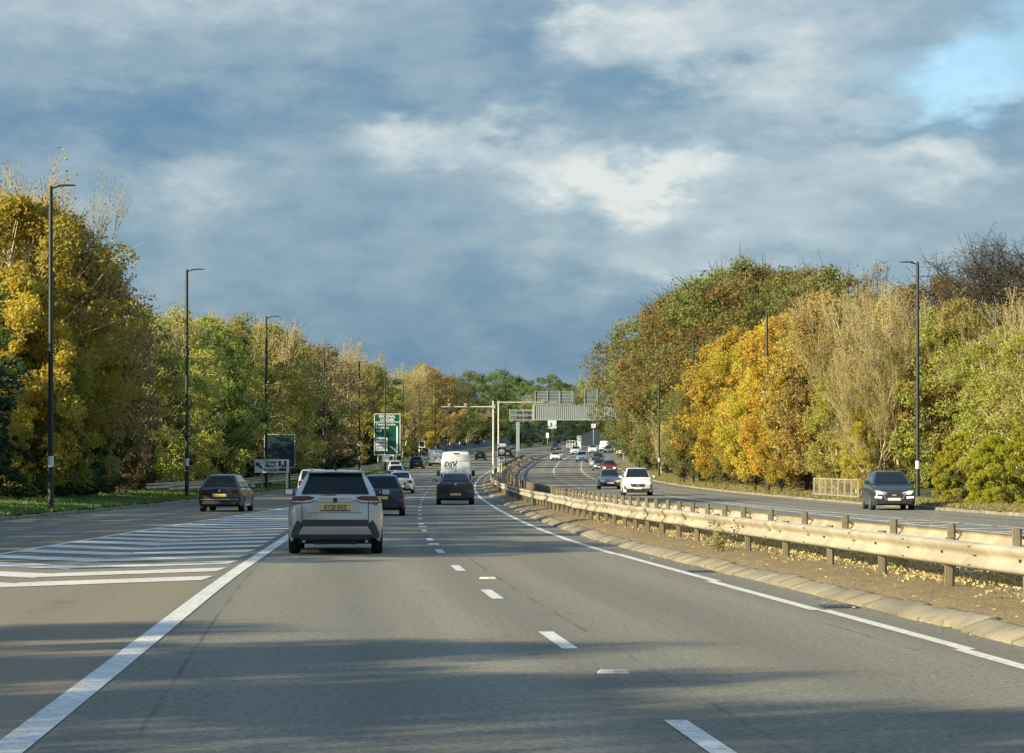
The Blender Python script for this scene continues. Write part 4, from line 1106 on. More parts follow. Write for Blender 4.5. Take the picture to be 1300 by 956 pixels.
def grow(p, d, ln, r, depth, out, spread=.5, kids=3, up=.12, shrink=.68, tipleaf=None):
    segn = 3
    q = np.array(p, float); dd = np.array(d, float)
    pts = [q.copy()]
    for k in range(segn):
        dd = dd + rng.normal(0, .10, 3) + np.array([0, 0, up * .5]); dd /= np.linalg.norm(dd)
        q2 = q + dd * ln / segn
        ra = r * (1 - .35 * k / segn); rb = r * (1 - .35 * (k + 1) / segn)
        out.append((q.copy(), q2.copy(), ra, rb)); q = q2; pts.append(q.copy())
    if depth <= 0:
        if tipleaf is not None: tipleaf.append(q)
        return
    for k in range(kids):
        src = pts[random.choice([1, 2, 3, 3])]
        e = rng.normal(0, 1, 3); e -= dd * e.dot(dd); e /= np.linalg.norm(e) + 1e-9
        nd = dd + e * spread * random.uniform(.6, 1.3) + np.array([0, 0, up]); nd /= np.linalg.norm(nd)
        grow(src, nd, ln * shrink * random.uniform(.8, 1.15), r * .52, depth - 1, out, spread, kids, up, shrink, tipleaf)

class Proto: pass
PROTO = {}
def proto(key, trunk_me, crown_me, extra=None):
    PROTO.setdefault(key, []).append((trunk_me, crown_me, extra))

def crown_points(shape, n_clump, per, R, z0, seed):
    rs = np.random.default_rng(seed)
    cl = []
    n_clump = int(n_clump * 1.5); per = int(per / 1.5)
    ph = rs.uniform(0, 6.28, 4)
    while len(cl) < n_clump:
        t = rs.uniform(0, 1); a = rs.uniform(0, 2 * math.pi)
        if shape == 'full': rad = R * (math.sin(math.pi * min(1, (t * .88 + .12))) ** .55)
        elif shape == 'oak': rad = R * math.sqrt(max(0, 1 - (2 * t - .92) ** 2 * .95))
        elif shape == 'bush': rad = R * math.sqrt(max(0.02, 1 - t ** 2.2))
        elif shape == 'cone': rad = R * (1 - t) ** .8 + .2
        elif shape == 'round': rad = R * math.sqrt(max(0, 1 - (2 * t - 1) ** 2))
        rad *= 1 + .20 * math.sin(2 * a + ph[0]) + .18 * math.sin(3 * a + ph[1] + 5 * t) + .14 * math.sin(11 * t + ph[2])
        rr = rad * rs.uniform(.15, 1) ** .42
        cl.append((rr * math.cos(a), rr * math.sin(a), z0 + (9.75 - z0) * t + rs.normal(0, .15), rs.uniform(.32, .98)))
    cl = np.array(cl)
    m = rs.integers(0, n_clump, n_clump * per)
    g = rs.normal(size=(len(m), 3)); g *= (rs.uniform(.25, 1, len(m)) ** .5 / np.linalg.norm(g, axis=1))[:, None]
    cen = cl[m, :3] + g * (cl[m, 3:4] * .95) * np.array([1, 1, .75])
    return cl, cen

def leafy(key, shape, mat, R, z0, n_clump, per, size, seed, bark='bark_dark', variants=2):
    for k in range(variants):
        cl, cen = crown_points(shape, n_clump, per, R, z0, seed + k * 17)
        keep = cen[:, 2] > .05; cen = cen[keep]
        # stray sprays at the outline
        V, Lp = leaf_arrays(cen, size)
        cm = np_mesh('crown', V, 4, Lp, mat)
        segs = []; tz = 10 * (.75 if shape != 'bush' else .4)
        q = np.array([0., 0, -.3]); r = .19 if shape != 'bush' else .09
        pts = []
        for s_ in range(8):
            q2 = q + np.array([rng.normal(0, .10), rng.normal(0, .10), (tz + .3) / 8]); r2 = r * .88
            segs.append((q, q2, r, r2)); pts.append((q2, r2)); q, r = q2, r2
        sel = rng.choice(len(cl), min(len(cl), 80), replace=False)
        for c in cl[sel]:
            cand = [p for p in pts if p[0][2] < c[2] - .2] or pts[:1]
            p, pr = cand[int(rng.integers(max(0, len(cand) - 4), len(cand)))]
            mid = p * .5 + c[:3] * .5 + np.array([0, 0, -.25]) + rng.normal(0, .15, 3)
            segs.append((p, mid, pr * .5, pr * .3)); segs.append((mid, c[:3], pr * .3, .015))
            for _ in range(2):
                segs.append((c[:3], c[:3] + rng.normal(0, .55, 3) + np.array([0, 0, .3]), .015, .006))
        for c in cl[sel]:
            o_ = np.array([c[0], c[1], (c[2] - 5.5) * .6]); o_ /= np.linalg.norm(o_) + 1e-6
            e_ = c[:3] + o_ * (c[3] + .12) + rng.normal(0, .22, 3) + np.array([0, 0, .08])
            segs.append((c[:3], e_, .016, .006))
            segs.append(((c[:3] + e_) / 2, (c[:3] + e_) / 2 + o_ * .4 + rng.normal(0, .25, 3), .009, .005))
        proto(key, segs_mesh('trunk', segs, M[bark], 5), cm)

leafy('gold', 'full', L['gold'], 3.2, 1.0, 85, 361, 0.140, 11)
leafy('yellow', 'full', L['yellow'], 3.2, .9, 80, 323, 0.140, 23, 'bark_pale')
leafy('orange', 'full', L['orange'], 3.0, 1.1, 75, 266, 0.133, 31)
leafy('russet', 'full', L['russet'], 3.6, 1.2, 80, 190, 0.133, 41)
leafy('oak', 'oak', L['oak'], 3.9, 2.2, 110, 285, 0.119, 51)
leafy('bigolive', 'oak', L['olive'], 3.9, 2.0, 209, 150, .12, 57)
leafy('olive', 'full', L['olive'], 3.3, .8, 90, 285, 0.126, 61)
leafy('green', 'round', L['green'], 4.1, 1.6, 100, 285, 0.133, 71)
leafy('yellowgreen', 'full', L['yellowgreen'], 3.5, .6, 95, 285, 0.133, 81, 'bark_pale')
leafy('dark', 'full', L['dark'], 3.4, .3, 80, 323, 0.140, 91)
leafy('conifer', 'cone', L['dark'], 2.7, .3, 90, 285, 0.140, 95, variants=1)
leafy('brightbush', 'bush', L['bright'], 5.0, .0, 90, 361, 0.210, 101, variants=2)
leafy('brownbush', 'bush', L['brownbush'], 4.8, .0, 80, 247, 0.210, 111, variants=2)
leafy('darkbush', 'bush', L['dark'], 5.0, .0, 80, 323, 0.224, 121, variants=2)
leafy('greenbush', 'bush', L['olive'], 5.0, .0, 80, 323, 0.210, 131, variants=2)

def twiggy(key, mat, leafmat, seed, stems=6, spread=.34, lean=.22, nleaf=3, leafsize=.14, variants=2, h=3.6, bark='bark_pale', kids=4, depth=3, up=.16, r0=.10):
    for k in range(variants):
        segs = []; tips = []; big = []
        for s_ in range(stems):
            a = rng.uniform(0, 6.28); l_ = rng.uniform(0.03, lean)
            d = np.array([math.cos(a) * l_, math.sin(a) * l_, 1.]); d /= np.linalg.norm(d)
            p = np.array([math.cos(a) * .05, math.sin(a) * .05, -.2])
            out = []
            r = r0 * rng.uniform(.7, 1.1)
            q = p; nseg = 7; H_ = rng.uniform(7.0, 8.6)
            for j in range(nseg):
                d = d + rng.normal(0, .07, 3); d /= np.linalg.norm(d)
                q2 = q + d * H_ / nseg; rr = r * (1 - .82 * (j + 1) / nseg)
                big.append((q, q2, r * (1 - .82 * j / nseg), rr))
                if j >= 1:
                    for _ in range(kids):
                        e = rng.normal(0, 1, 3); e[2] = abs(e[2]) * .5; e /= np.linalg.norm(e)
                        nd = d * .9 + e * rng.uniform(.4, .95); nd /= np.linalg.norm(nd)
                        grow(q2, nd, h * rng.uniform(.3, .6) * (1.1 - j * .07), max(rr * .5, .016), depth - 1, segs, spread, 4, up, .7, tips)
                q = q2
            grow(q, d, h * .45, .03, depth - 1, segs, spread, 4, up, .7, tips)
        mx = max(s_[1][2] for s_ in segs); f = 10 / mx
        segs = [(a * f, b * f, max(r_, .0085), max(rb, .006)) for a, b, r_, rb in segs]
        big = [(a * f, b * f, r_, rb) for a, b, r_, rb in big]
        tr = segs_mesh('trunk', big, M[bark], 6); cr = segs_mesh('crown', segs, mat, 3)
        ex = None
        if nleaf:
            T = np.array(tips) * f
            T = np.repeat(T, nleaf, 0) + rng.normal(0, .16, (len(T) * nleaf, 3))
            V, Lp = leaf_arrays(T, leafsize); ex = np_mesh('leaves', V, 4, Lp, leafmat)
        proto(key, tr, cr, ex)
twiggy('twig', M['bark_twig'], L['twigleaf'], 1, nleaf=3, leafsize=.08)
twiggy('twiggold', M['bark_twig'], L['yellow'], 2, nleaf=5, leafsize=.062)
twiggy('twigbrown', M['bark_dark'], L['russet'], 3, nleaf=7, leafsize=.09, bark='bark_dark')
twiggy('poplar', M['bark_twig'], L['yellowgreen'], 4, stems=4, lean=.08, nleaf=3, leafsize=.15, spread=.2, up=.3, variants=1)
# one bare dark standard tree: rounded crown of fine twigs
cl, _ = crown_points('round', 58, 20, 4.3, 3.6, 777)
big = []; segs = []; q = np.array([0, 0, -.3]); pts = []
for j in range(9):
    q2 = q + np.array([rng.normal(0, .08), rng.normal(0, .08), .72]); big.append((q, q2, .22 - j * .02, .205 - j * .02)); pts.append((q2, .205 - j * .02)); q = q2
for c in cl:
    cand = [p for p in pts if p[0][2] < c[2] - .6] or pts[:2]
    p, pr = cand[int(rng.integers(max(0, len(cand) - 4), len(cand)))]
    mid = p * .45 + c[:3] * .55 + np.array([0, 0, -.1]) + rng.normal(0, .2, 3)
    big.append((p, mid, max(pr * .35, .03), .028)); segs.append((mid, c[:3], .028, .016))
    for _ in range(34):
        st_ = mid + (c[:3] - mid) * rng.uniform(.3, 1); dv = rng.normal(0, .62, 3) + np.array([0, 0, .12]); e_ = st_ + dv
        segs.append((st_, e_, .012, .007)); segs.append((e_ - dv * .4, e_ - dv * .4 + rng.normal(0, .35, 3), .009, .006)); segs.append((e_ - dv * .2, e_ - dv * .2 + rng.normal(0, .3, 3), .008, .006))
proto('bare', segs_mesh('trunk', big, M['bark_dark'], 6), segs_mesh('crown', segs, M['bark_dark'], 3))

DESC = {'bigolive': ('broad olive green tree', 'broad olive trees'), 'gold': ('golden yellow leaved tree', 'golden trees'), 'yellow': ('loose yellow tree', 'loose yellow trees'), 'orange': ('orange brown autumn tree', 'orange autumn trees'),
        'russet': ('thinning russet brown tree', 'russet trees'), 'oak': ('tall brown oak', 'tall oaks'), 'olive': ('olive green tree', 'olive trees'), 'green': ('round dense green tree', 'round green trees'),
        'yellowgreen': ('yellow green willow-like tree', 'yellow green trees'), 'dark': ('dark green tree', 'dark green trees'), 'conifer': ('dark conical evergreen', 'dark conifers'),
        'brightbush': ('bright yellow green bush', 'bright bushes'), 'brownbush': ('brown tangled shrub', 'brown shrubs'), 'darkbush': ('dark green shrub', 'dark shrubs'), 'greenbush': ('olive green shrub', 'green shrubs'),
        'twig': ('pale bare twiggy tree', 'pale twiggy trees'), 'twiggold': ('sparse yellow twiggy tree', 'sparse yellow twiggy trees'), 'twigbrown': ('dark brown twiggy tree', 'dark twiggy trees'),
        'poplar': ('slender pale poplar', 'pale poplars'), 'bare': ('bare dark leafless tree', 'bare dark trees')}
NAME = {'conifer': 'conifer', 'oak': 'oak_tree', 'poplar': 'poplar_tree', 'brightbush': 'shrub', 'brownbush': 'shrub', 'darkbush': 'shrub', 'greenbush': 'shrub'}
trees = []
def gz(x, y):
    k = float(fK(y)); r = float(fR(y))
    if x < k: return zf(y) + bankL(k - x)
    if x > r: return zf(y) + bankR(x - r)
    return zf(y)
def plant(key, x, y, h, wf=1.0):
    var = PROTO[key]; t, c, e = var[int(rng.integers(0, len(var)))]
    bush = key.endswith('bush')
    root = empty(NAME.get(key, 'tree'), (x, y, gz(x, y)), rng.uniform(0, 6.28))
    s = h / 10
    root.scale = (s * wf, s * wf, s)
    for nm, me in (('trunk', t), ('crown', c), ('leaves', e)):
        if me is None: continue
        o = bpy.data.objects.new(nm, me); COL.objects.link(o); o.parent = root
    trees.append((key, x, y, h, root))
    return root
def at(key, px, Z, ty, wf=1.0, margin=None):
    """stand a tree so that from the road it rises to the given height; never nearer the kerb than the margin"""
    left = px < 650
    if 436 < px < 514 and Z < 336: Z = 336
    if 1100 < px < 1265 and Z < 143 and not key.endswith('bush'): Z = 140
    mg = margin if margin is not None else (4.6 if left else (.7 if key in ('gold', 'olive', 'yellow') else 2.2))
    for _ in range(400):
        x = (px - 650) / 3200 * Z
        if (left and x > float(fK(Z)) - mg) or (not left and x < float(fR(Z)) + mg): Z += 2; continue
        break
    h = 1.575 + (600 - ty) / 3200 * Z - gz(x, Z)
    if h < .4: return
    return plant(key, x, Z, h, wf)

# left bank, nearest group
for a in [('twig', -35, 118, 190, 1), ('twig', 5, 122, 200, 1), ('twig', 38, 126, 218, .9), ('yellow', 22, 116, 245, 1), ('orange', 62, 121, 258, 1), ('orange', 88, 124, 286, .9), ('twigbrown', 108, 128, 305, 1), ('orange', 112, 127, 350, .8), ('russet', 128, 130, 340, .9), ('twigbrown', 140, 134, 380, .8),
          ('gold', -25, 112, 330, 1.1), ('gold', 15, 111, 345, .9), ('yellow', 48, 113, 400, 1), ('yellowgreen', 90, 117, 398, .8), ('green', 35, 112, 455, .8), ('yellow', 66, 113, 375, .8), ('dark', 78, 116, 480, .9), ('dark', 112, 122, 440, .8), ('russet', 150, 130, 450, .7), ('yellow', -5, 108, 460, .9),
          ('darkbush', 10, 106, 560, 1), ('brownbush', 45, 109, 585, 1), ('darkbush', 85, 114, 560, 1), ('greenbush', 120, 120, 560, .9), ('brownbush', 150, 126, 580, 1), ('dark', 130, 124, 500, .8), ('darkbush', 60, 116, 520, 1),
          # second group
          ('yellowgreen', 182, 138, 392, 1), ('twig', 200, 150, 384, 1), ('yellowgreen', 222, 150, 396, 1), ('yellowgreen', 262, 158, 402, 1), ('green', 250, 160, 420, .9), ('yellowgreen', 300, 172, 405, 1.1), ('twig', 290, 180, 396, 1), ('yellowgreen', 335, 186, 412, 1), ('olive', 200, 142, 440, .9), ('olive', 270, 160, 460, .9), ('twig', 330, 190, 396, 1),
          ('dark', 178, 132, 545, 1), ('dark', 205, 142, 530, 1), ('dark', 240, 152, 530, 1), ('dark', 275, 163, 525, 1), ('darkbush', 300, 172, 540, 1), ('dark', 325, 180, 500, 1), ('greenbush', 230, 148, 575, .8), ('darkbush', 262, 158, 565, 1),
          # third group
          ('olive', 350, 196, 422, 1), ('russet', 372, 205, 425, 1), ('twigbrown', 388, 210, 420, 1), ('olive', 395, 214, 445, 1), ('russet', 412, 230, 440, 1), ('twig', 425, 246, 425, 1.1), ('twig', 445, 262, 432, 1.1), ('yellow', 450, 275, 465, 1), ('twiggold', 462, 285, 445, 1), ('yellowgreen', 470, 300, 462, 1), ('yellowgreen', 360, 200, 470, .9),
          ('dark', 345, 192, 500, 1.1), ('dark', 368, 202, 490, 1.1), ('dark', 392, 215, 500, 1), ('dark', 415, 236, 500, 1), ('dark', 438, 262, 505, 1), ('darkbush', 355, 196, 560, 1), ('darkbush', 385, 212, 560, 1), ('darkbush', 420, 240, 560, 1), ('darkbush', 450, 275, 560, 1), ('dark', 462, 296, 530, 1),
          # fourth group, golden and bare
          ('twiggold', 482, 318, 468, 1.1), ('twiggold', 500, 345, 463, 1.2), ('twig', 512, 360, 458, 1.2), ('twiggold', 528, 385, 460, 1.2), ('orange', 538, 400, 464, 1), ('orange', 552, 420, 468, 1), ('yellow', 492, 330, 500, .9), ('yellow', 515, 356, 505, .9), ('twiggold', 545, 405, 500, 1.2), ('yellow', 535, 392, 515, .9),
          ('conifer', 516, 350, 512, 1), ('dark', 480, 318, 555, 1), ('dark', 500, 345, 545, 1), ('darkbush', 535, 392, 555, 1), ('brownbush', 552, 425, 560, 1), ('dark', 470, 305, 545, 1),
          # fifth group
          ('green', 574, 500, 480, 1), ('green', 602, 520, 474, 1.1), ('green', 632, 530, 472, 1.1), ('green', 655, 545, 480, .9), ('twigbrown', 566, 470, 468, 1), ('twiggold', 570, 450, 508, 1.3), ('twiggold', 592, 465, 515, 1.3), ('twig', 612, 470, 508, 1.3), ('twiggold', 632, 490, 514, 1.3), ('twig', 650, 515, 520, 1.2), ('twiggold', 664, 540, 522, 1.2),
          ('dark', 585, 458, 552, 1.2), ('brownbush', 570, 445, 560, 1), ('dark', 605, 470, 555, 1.2), ('dark', 628, 490, 552, 1.2), ('dark', 648, 515, 548, 1.2), ('brownbush', 615, 480, 562, 1)]:
    at(a[0], *a[1:5])
for yy in np.arange(104, 322, 6.5):
    if 160 < yy < 172: continue
    plant('darkbush' if random.random() < .7 else 'brownbush', float(fK(yy)) - 5.6 - random.uniform(0, 1.2), yy + random.uniform(-1.5, 1.5), random.uniform(3.2, 4.8), random.uniform(.8, 1.1))
plant('darkbush', -21.4, 167.2, 6.2, .8); plant('darkbush', -21.8, 163.2, 6.0, .8); plant('darkbush', -22.4, 171.5, 5.5, .8)  # dense shrubs added to keep the hospital sign in shade
# beyond the bend, under and over the gantry
for key, px, Z, ty, wf in [('dark', 668, 610, 535, 1.3), ('dark', 684, 640, 532, 1.3), ('dark', 702, 665, 533, 1.3), ('dark', 722, 690, 531, 1.3), ('dark', 742, 700, 534, 1.3), ('dark', 760, 690, 536, 1.3), ('dark', 776, 680, 534, 1.3), ('dark', 790, 670, 530, 1.3), ('dark', 655, 590, 545, 1.2),
                       ('green', 695, 760, 478, 1.2), ('twig', 672, 740, 500, 1.2), ('twig', 686, 750, 497, 1.2), ('twig', 706, 755, 496, 1.2), ('poplar', 722, 790, 482, 1.3), ('poplar', 735, 790, 474, 1.3), ('poplar', 748, 780, 470, 1.3), ('poplar', 760, 785, 472, 1.3), ('poplar', 772, 780, 468, 1.3), ('poplar', 785, 780, 474, 1.3), ('dark', 735, 720, 520, 1.3), ('dark', 700, 720, 515, 1.3), ('olive', 712, 770, 500, 1.2), ('olive', 755, 730, 500, 1.2)]:
    x = (px - 650) / 3200 * Z
    plant(key, x, Z, 1.575 + (600 - ty) / 3200 * Z - gz(x, Z), wf)
# right bank
for a in [('oak', 822, 400, 462, .8), ('oak', 826, 370, 440, .9), ('bigolive', 826, 340, 418, 1), ('oak', 846, 320, 392, 1), ('bigolive', 868, 300, 372, 1), ('oak', 892, 285, 362, 1), ('oak', 916, 270, 348, 1), ('bigolive', 942, 262, 336, 1), ('oak', 968, 258, 340, 1), ('bigolive', 996, 254, 345, 1), ('oak', 1024, 250, 345, 1), ('bigolive', 1052, 246, 342, 1), ('twigbrown', 1070, 244, 338, 1), ('oak', 930, 275, 400, 1), ('oak', 980, 265, 400, 1),
          ('olive', 812, 380, 500, .8), ('russet', 815, 380, 485, .8), ('olive', 812, 330, 490, 1), ('olive', 832, 310, 468, 1), ('twig', 852, 292, 440, 1), ('olive', 858, 285, 470, 1), ('olive', 876, 250, 490, 1), ('green', 868, 262, 520, .8), ('olive', 822, 300, 540, 1), ('green', 808, 340, 540, .8), ('russet', 838, 300, 450, .9), ('twig', 840, 280, 530, 1), ('dark', 850, 275, 560, .8), ('olive', 884, 232, 545, .8), ('twigbrown', 818, 320, 560, .8), ('olive', 812, 335, 560, .8), ('dark', 815, 345, 520, .8),
          ('gold', 958, 156, 470, .75), ('gold', 976, 154, 455, .75), ('gold', 993, 152, 480, .7), ('olive', 868, 214, 500, .8), ('gold', 898, 226, 462, 1), ('gold', 922, 212, 432, 1), ('gold', 938, 205, 420, .9), ('gold', 960, 198, 428, 1), ('gold', 985, 190, 408, 1), ('gold', 1006, 184, 398, 1), ('orange', 1030, 182, 378, 1), ('orange', 1045, 180, 372, .9), ('gold', 905, 212, 520, .9), ('gold', 940, 196, 500, 1), ('yellow', 975, 186, 490, 1), ('orange', 955, 190, 520, .8), ('gold', 1000, 176, 470, .9), ('yellow', 1010, 172, 520, .9), ('green', 925, 200, 548, .7), ('yellow', 1040, 166, 450, .9),
          ('brownbush', 945, 188, 585, .9), ('brownbush', 968, 180, 572, 1), ('brownbush', 992, 172, 575, 1), ('brownbush', 1015, 164, 570, 1), ('greenbush', 915, 200, 580, .9), ('brownbush', 1038, 156, 580, 1), ('yellow', 1060, 150, 560, .8), ('brownbush', 895, 215, 590, .9), ('brownbush', 1075, 150, 585, .8),
          ('yellowgreen', 1064, 148, 468, .8), ('orange', 1072, 156, 402, .8), ('olive', 1040, 160, 540, .8), ('orange', 1024, 152, 402, .85), ('orange', 1042, 151, 384, .85), ('twig', 1070, 158, 372, 1), ('twig', 1075, 152, 358, 1), ('twiggold', 1098, 148, 356, 1), ('twig', 1122, 144, 352, 1), ('twig', 1146, 140, 356, 1), ('twiggold', 1066, 150, 420, 1), ('twig', 1088, 144, 430, 1), ('twiggold', 1110, 140, 440, 1), ('twig', 1135, 136, 440, 1), ('twiggold', 1168, 132, 400, 1), ('twiggold', 1150, 134, 470, 1), ('yellow', 1095, 140, 520, .8), ('yellowgreen', 1160, 132, 500, .8),
          ('oak', 1130, 230, 400, 1), ('russet', 1165, 225, 368, 1), ('oak', 1195, 222, 352, 1), ('russet', 1225, 218, 356, 1), ('bare', 1268, 182, 299, 1.0), ('russet', 1310, 190, 345, 1),
          ('orange', 1218, 132, 382, 1), ('yellowgreen', 1188, 128, 402, 1), ('twiggold', 1200, 124, 398, 1), ('yellowgreen', 1240, 124, 395, 1), ('twig', 1262, 122, 388, 1), ('twiggold', 1285, 118, 376, 1), ('twig', 1312, 114, 352, 1), ('yellowgreen', 1270, 116, 420, 1), ('twiggold', 1230, 118, 430, 1), ('yellowgreen', 1305, 110, 420, 1), ('twig', 1250, 114, 460, 1), ('yellowgreen', 1215, 118, 480, 1),
          ('brightbush', 1206, 116, 568, .8), ('brightbush', 1225, 112, 548, .9), ('brightbush', 1262, 108, 555, .9), ('brightbush', 1300, 104, 545, .9), ('greenbush', 1210, 113, 590, .8), ('greenbush', 1280, 104, 600, .8), ('brownbush', 1140, 130, 590, .8)]:
    at(a[0], *a[1:5])
# trees just outside the picture on the left; they throw the shade across the road
for x, y, h, key, wf in [(-22, -34, 9, 'dark', 1.3), (-22, -29, 9, 'green', 1.3), (-22, -24, 10, 'dark', 1.3), (-23, -19, 10.5, 'dark', 1.3), (-22, -14, 10, 'dark', 1.3), (-23, -9, 10.5, 'dark', 1.3), (-22, -4.5, 10, 'dark', 1.3), (-23, -0.5, 10.3, 'dark', 1.3), (-22, 3.5, 9.6, 'green', 1.3), (-23, 7, 9.6, 'dark', 1.3), (-22, 11, 8.8, 'dark', 1.2), (-24, 14.5, 8.0, 'olive', 1.1),
                         (-26, 18, 3.4, 'greenbush', 1), (-27, 27, 3.0, 'brownbush', 1),
                         (-22.5, 38.5, 9.2, 'dark', 1.2), (-23.5, 43, 9.5, 'green', 1.2), (-22, 47, 8.6, 'dark', 1.3), (-23, 51.5, 9.4, 'olive', 1.2), (-22, 56, 8.8, 'dark', 1.3), (-23, 61, 9.4, 'green', 1.2), (-22, 66, 8.8, 'dark', 1.3), (-23, 71, 9.4, 'olive', 1.2), (-22, 77, 8.8, 'dark', 1.3), (-23, 83, 9.6, 'oak', 1.2), (-23, 89, 9.2, 'dark', 1.3), (-23, 95, 9.6, 'green', 1.2), (-26, 101, 10, 'oak', 1.1)]:
    plant(key, x, y, h, wf)
# right bank outside the frame
for x, y, h, key in [(24, 70, 7, 'yellowgreen'), (25, 80, 8, 'twiggold'), (24, 90, 7, 'yellowgreen'), (26, 58, 8, 'twig'), (25, 46, 7, 'olive')]:
    plant(key, x, y, h)
# second rank behind, closing the woods
for px in range(-20, 480, 34):
    at(random.choice(['olive', 'dark', 'russet']), px + random.uniform(-8, 8), 0.5 * abs(px - 650) / 650 * 60 + 150, 470 + (px * .04), 1.3, 12 + random.uniform(0, 4))
for px in range(810, 1330, 34):
    at(random.choice(['olive', 'dark', 'olive']), px + random.uniform(-8, 8), 160, 450, 1.3, 9 + random.uniform(0, 4))

# every tree gets its own description
bins = {}
for t in trees:
    key, x, y, h, root = t
    px = 650 + 3200 * x / max(y, 1)
    side = 'left bank' if x < float(fM(y)) else 'right bank'
    if 560 < y: side = 'far rise'
    if y < 100: side = 'near left roadside' if x < 0 else 'near right roadside'
    bins.setdefault((key, side), []).append((px if y > 100 else y * 10, root, h, y))
NUM = ORD[1:] + ['twenty-first', 'twenty-second', 'twenty-third', 'twenty-fourth', 'twenty-fifth', 'twenty-sixth', 'twenty-seventh', 'twenty-eighth', 'twenty-ninth', 'thirtieth']
NUM = ['leftmost'] + NUM
for (key, side), lst in bins.items():
    lst.sort(key=lambda q: q[0])
    d, pl = DESC[key]
    for k, (px, root, h, y) in enumerate(lst):
        if len(lst) == 1: lab = f'the only {d} on the {side}'
        else:
            w = NUM[k] if k < len(NUM) - 1 else f'{k + 1}th'
            w = 'leftmost' if w == 'leftmost' else w + ' from the left'
            lab = f'{d}, {w} of its kind on the {side}'
        tag(root, lab, 'shrub' if 'bush' in key else 'tree', f'{pl} on the {side}')

# ------------------------------------------------------------------ grass, weeds, fallen leaves
def blades(name, pts, h, w, mat):
    n = len(pts); a = rng.uniform(0, 6.28, n); hh = (h * rng.uniform(.4, 1.3, n))[:, None]
    u = np.stack([np.cos(a), np.sin(a), np.zeros(n)], 1) * (w * rng.uniform(.5, 1.3, n))[:, None]
    tip = pts + np.stack([rng.normal(0, .35, n), rng.normal(0, .35, n), np.ones(n)], 1) * hh
    V = np.stack([pts - u, pts + u, tip], 1).reshape(-1, 3)
    me = np_mesh(name, V, 3, np.arange(3 * n), mat)
    o = bpy.data.objects.new(name, me); COL.objects.link(o); return o
L['grass'] = mat_leaf('grass_blades', (0.12, 0.24, 0.05), (0.17, 0.28, 0.06), (0.22, 0.27, 0.09), .35, .4)
n = 60000
yy = 82 + 260 * rng.uniform(0, 1, n) ** 1.5; dd = .18 + 4.6 * rng.uniform(0, 1, n)
P = np.stack([fK(yy) - dd, yy, zp(yy) + .14 + .055 * np.minimum(dd, 4)], 1)
tag(blades('grass', P, .13, .035, L['grass']), 'short green grass along the left verge', 'grass', kind='stuff')
n = 26000
yy = 84 + 220 * rng.uniform(0, 1, n) ** 1.6; dd = .25 + 2.2 * rng.uniform(0, 1, n)
P = np.stack([fR(yy) + dd, yy, zp(yy) + .13 + .05 * dd], 1)
L['drygrass'] = mat_leaf('dry_grass', (0.30, 0.27, 0.08), (0.22, 0.25, 0.06), (0.36, 0.30, 0.12), .35, .4)
tag(blades('dry_grass', P, .13, .035, L['drygrass']), 'dry grass and leaf litter behind the right kerb', 'grass', kind='stuff')
# leaf drifts between the barriers
n = 30000
yy = 19 + 60 * rng.uniform(0, 1, n) ** 1.5
c = (fRailN(yy) + fRailF(yy)) / 2 + .15; sp = rng.normal(0, .30, n) + .12 * np.sin(yy * .9)
pile = np.clip(.12 * np.exp(-(sp / .5) ** 2) * (1 + .6 * np.sin(yy * 1.7) + .4 * np.sin(yy * 3.9 + 1)), 0, 1) * rng.uniform(0, 1, n)
P = np.stack([c + sp, yy, .205 + pile + .01], 1)
V, Lp = leaf_arrays(P, .042)
o = bpy.data.objects.new('fallen_leaves', np_mesh('fallen_leaves', V, 4, Lp, L['litter'])); COL.objects.link(o); tag(o, 'drift of yellow fallen leaves between the two crash barriers', 'leaves', kind='stuff')
n = 2600
yy = 18 + 110 * rng.uniform(0, 1, n) ** 1.6; t = rng.uniform(0, 1, n)
P = np.stack([fM(yy) + .3 + t * 3.6, yy, np.where(t < .12, .012, .15 + .08 * np.sin(math.pi * t)) + zp(yy)], 1)
V, Lp = leaf_arrays(P, .05); V[:, 2] = np.repeat(P[:, 2], 4) + (V[:, 2] - np.repeat(P[:, 2], 4)) * .25 + .01
o = bpy.data.objects.new('scattered_leaves', np_mesh('scattered_leaves', V, 4, Lp, L['litter'])); COL.objects.link(o); tag(o, 'scattered small leaves and grit on the central reservation', 'leaves', kind='stuff')
n = 700
yy = 18 + 60 * rng.uniform(0, 1, n) ** 1.3
xx = np.where(rng.uniform(0, 1, n) < .75, fLf(yy) - rng.uniform(-1.0, 6, n), fM(yy) - rng.uniform(0, 1.2, n))
P = np.stack([xx, yy, np.full(n, .012)], 1)
V, Lp = leaf_arrays(P, .035); V[:, 2] = .012 + np.abs(V[:, 2] - .012) * .2
o = bpy.data.objects.new('road_leaves', np_mesh('road_leaves', V, 4, Lp, L['litter'])); COL.objects.link(o); tag(o, 'thin scatter of fallen leaves on the hatched part of the road', 'leaves', kind='stuff')
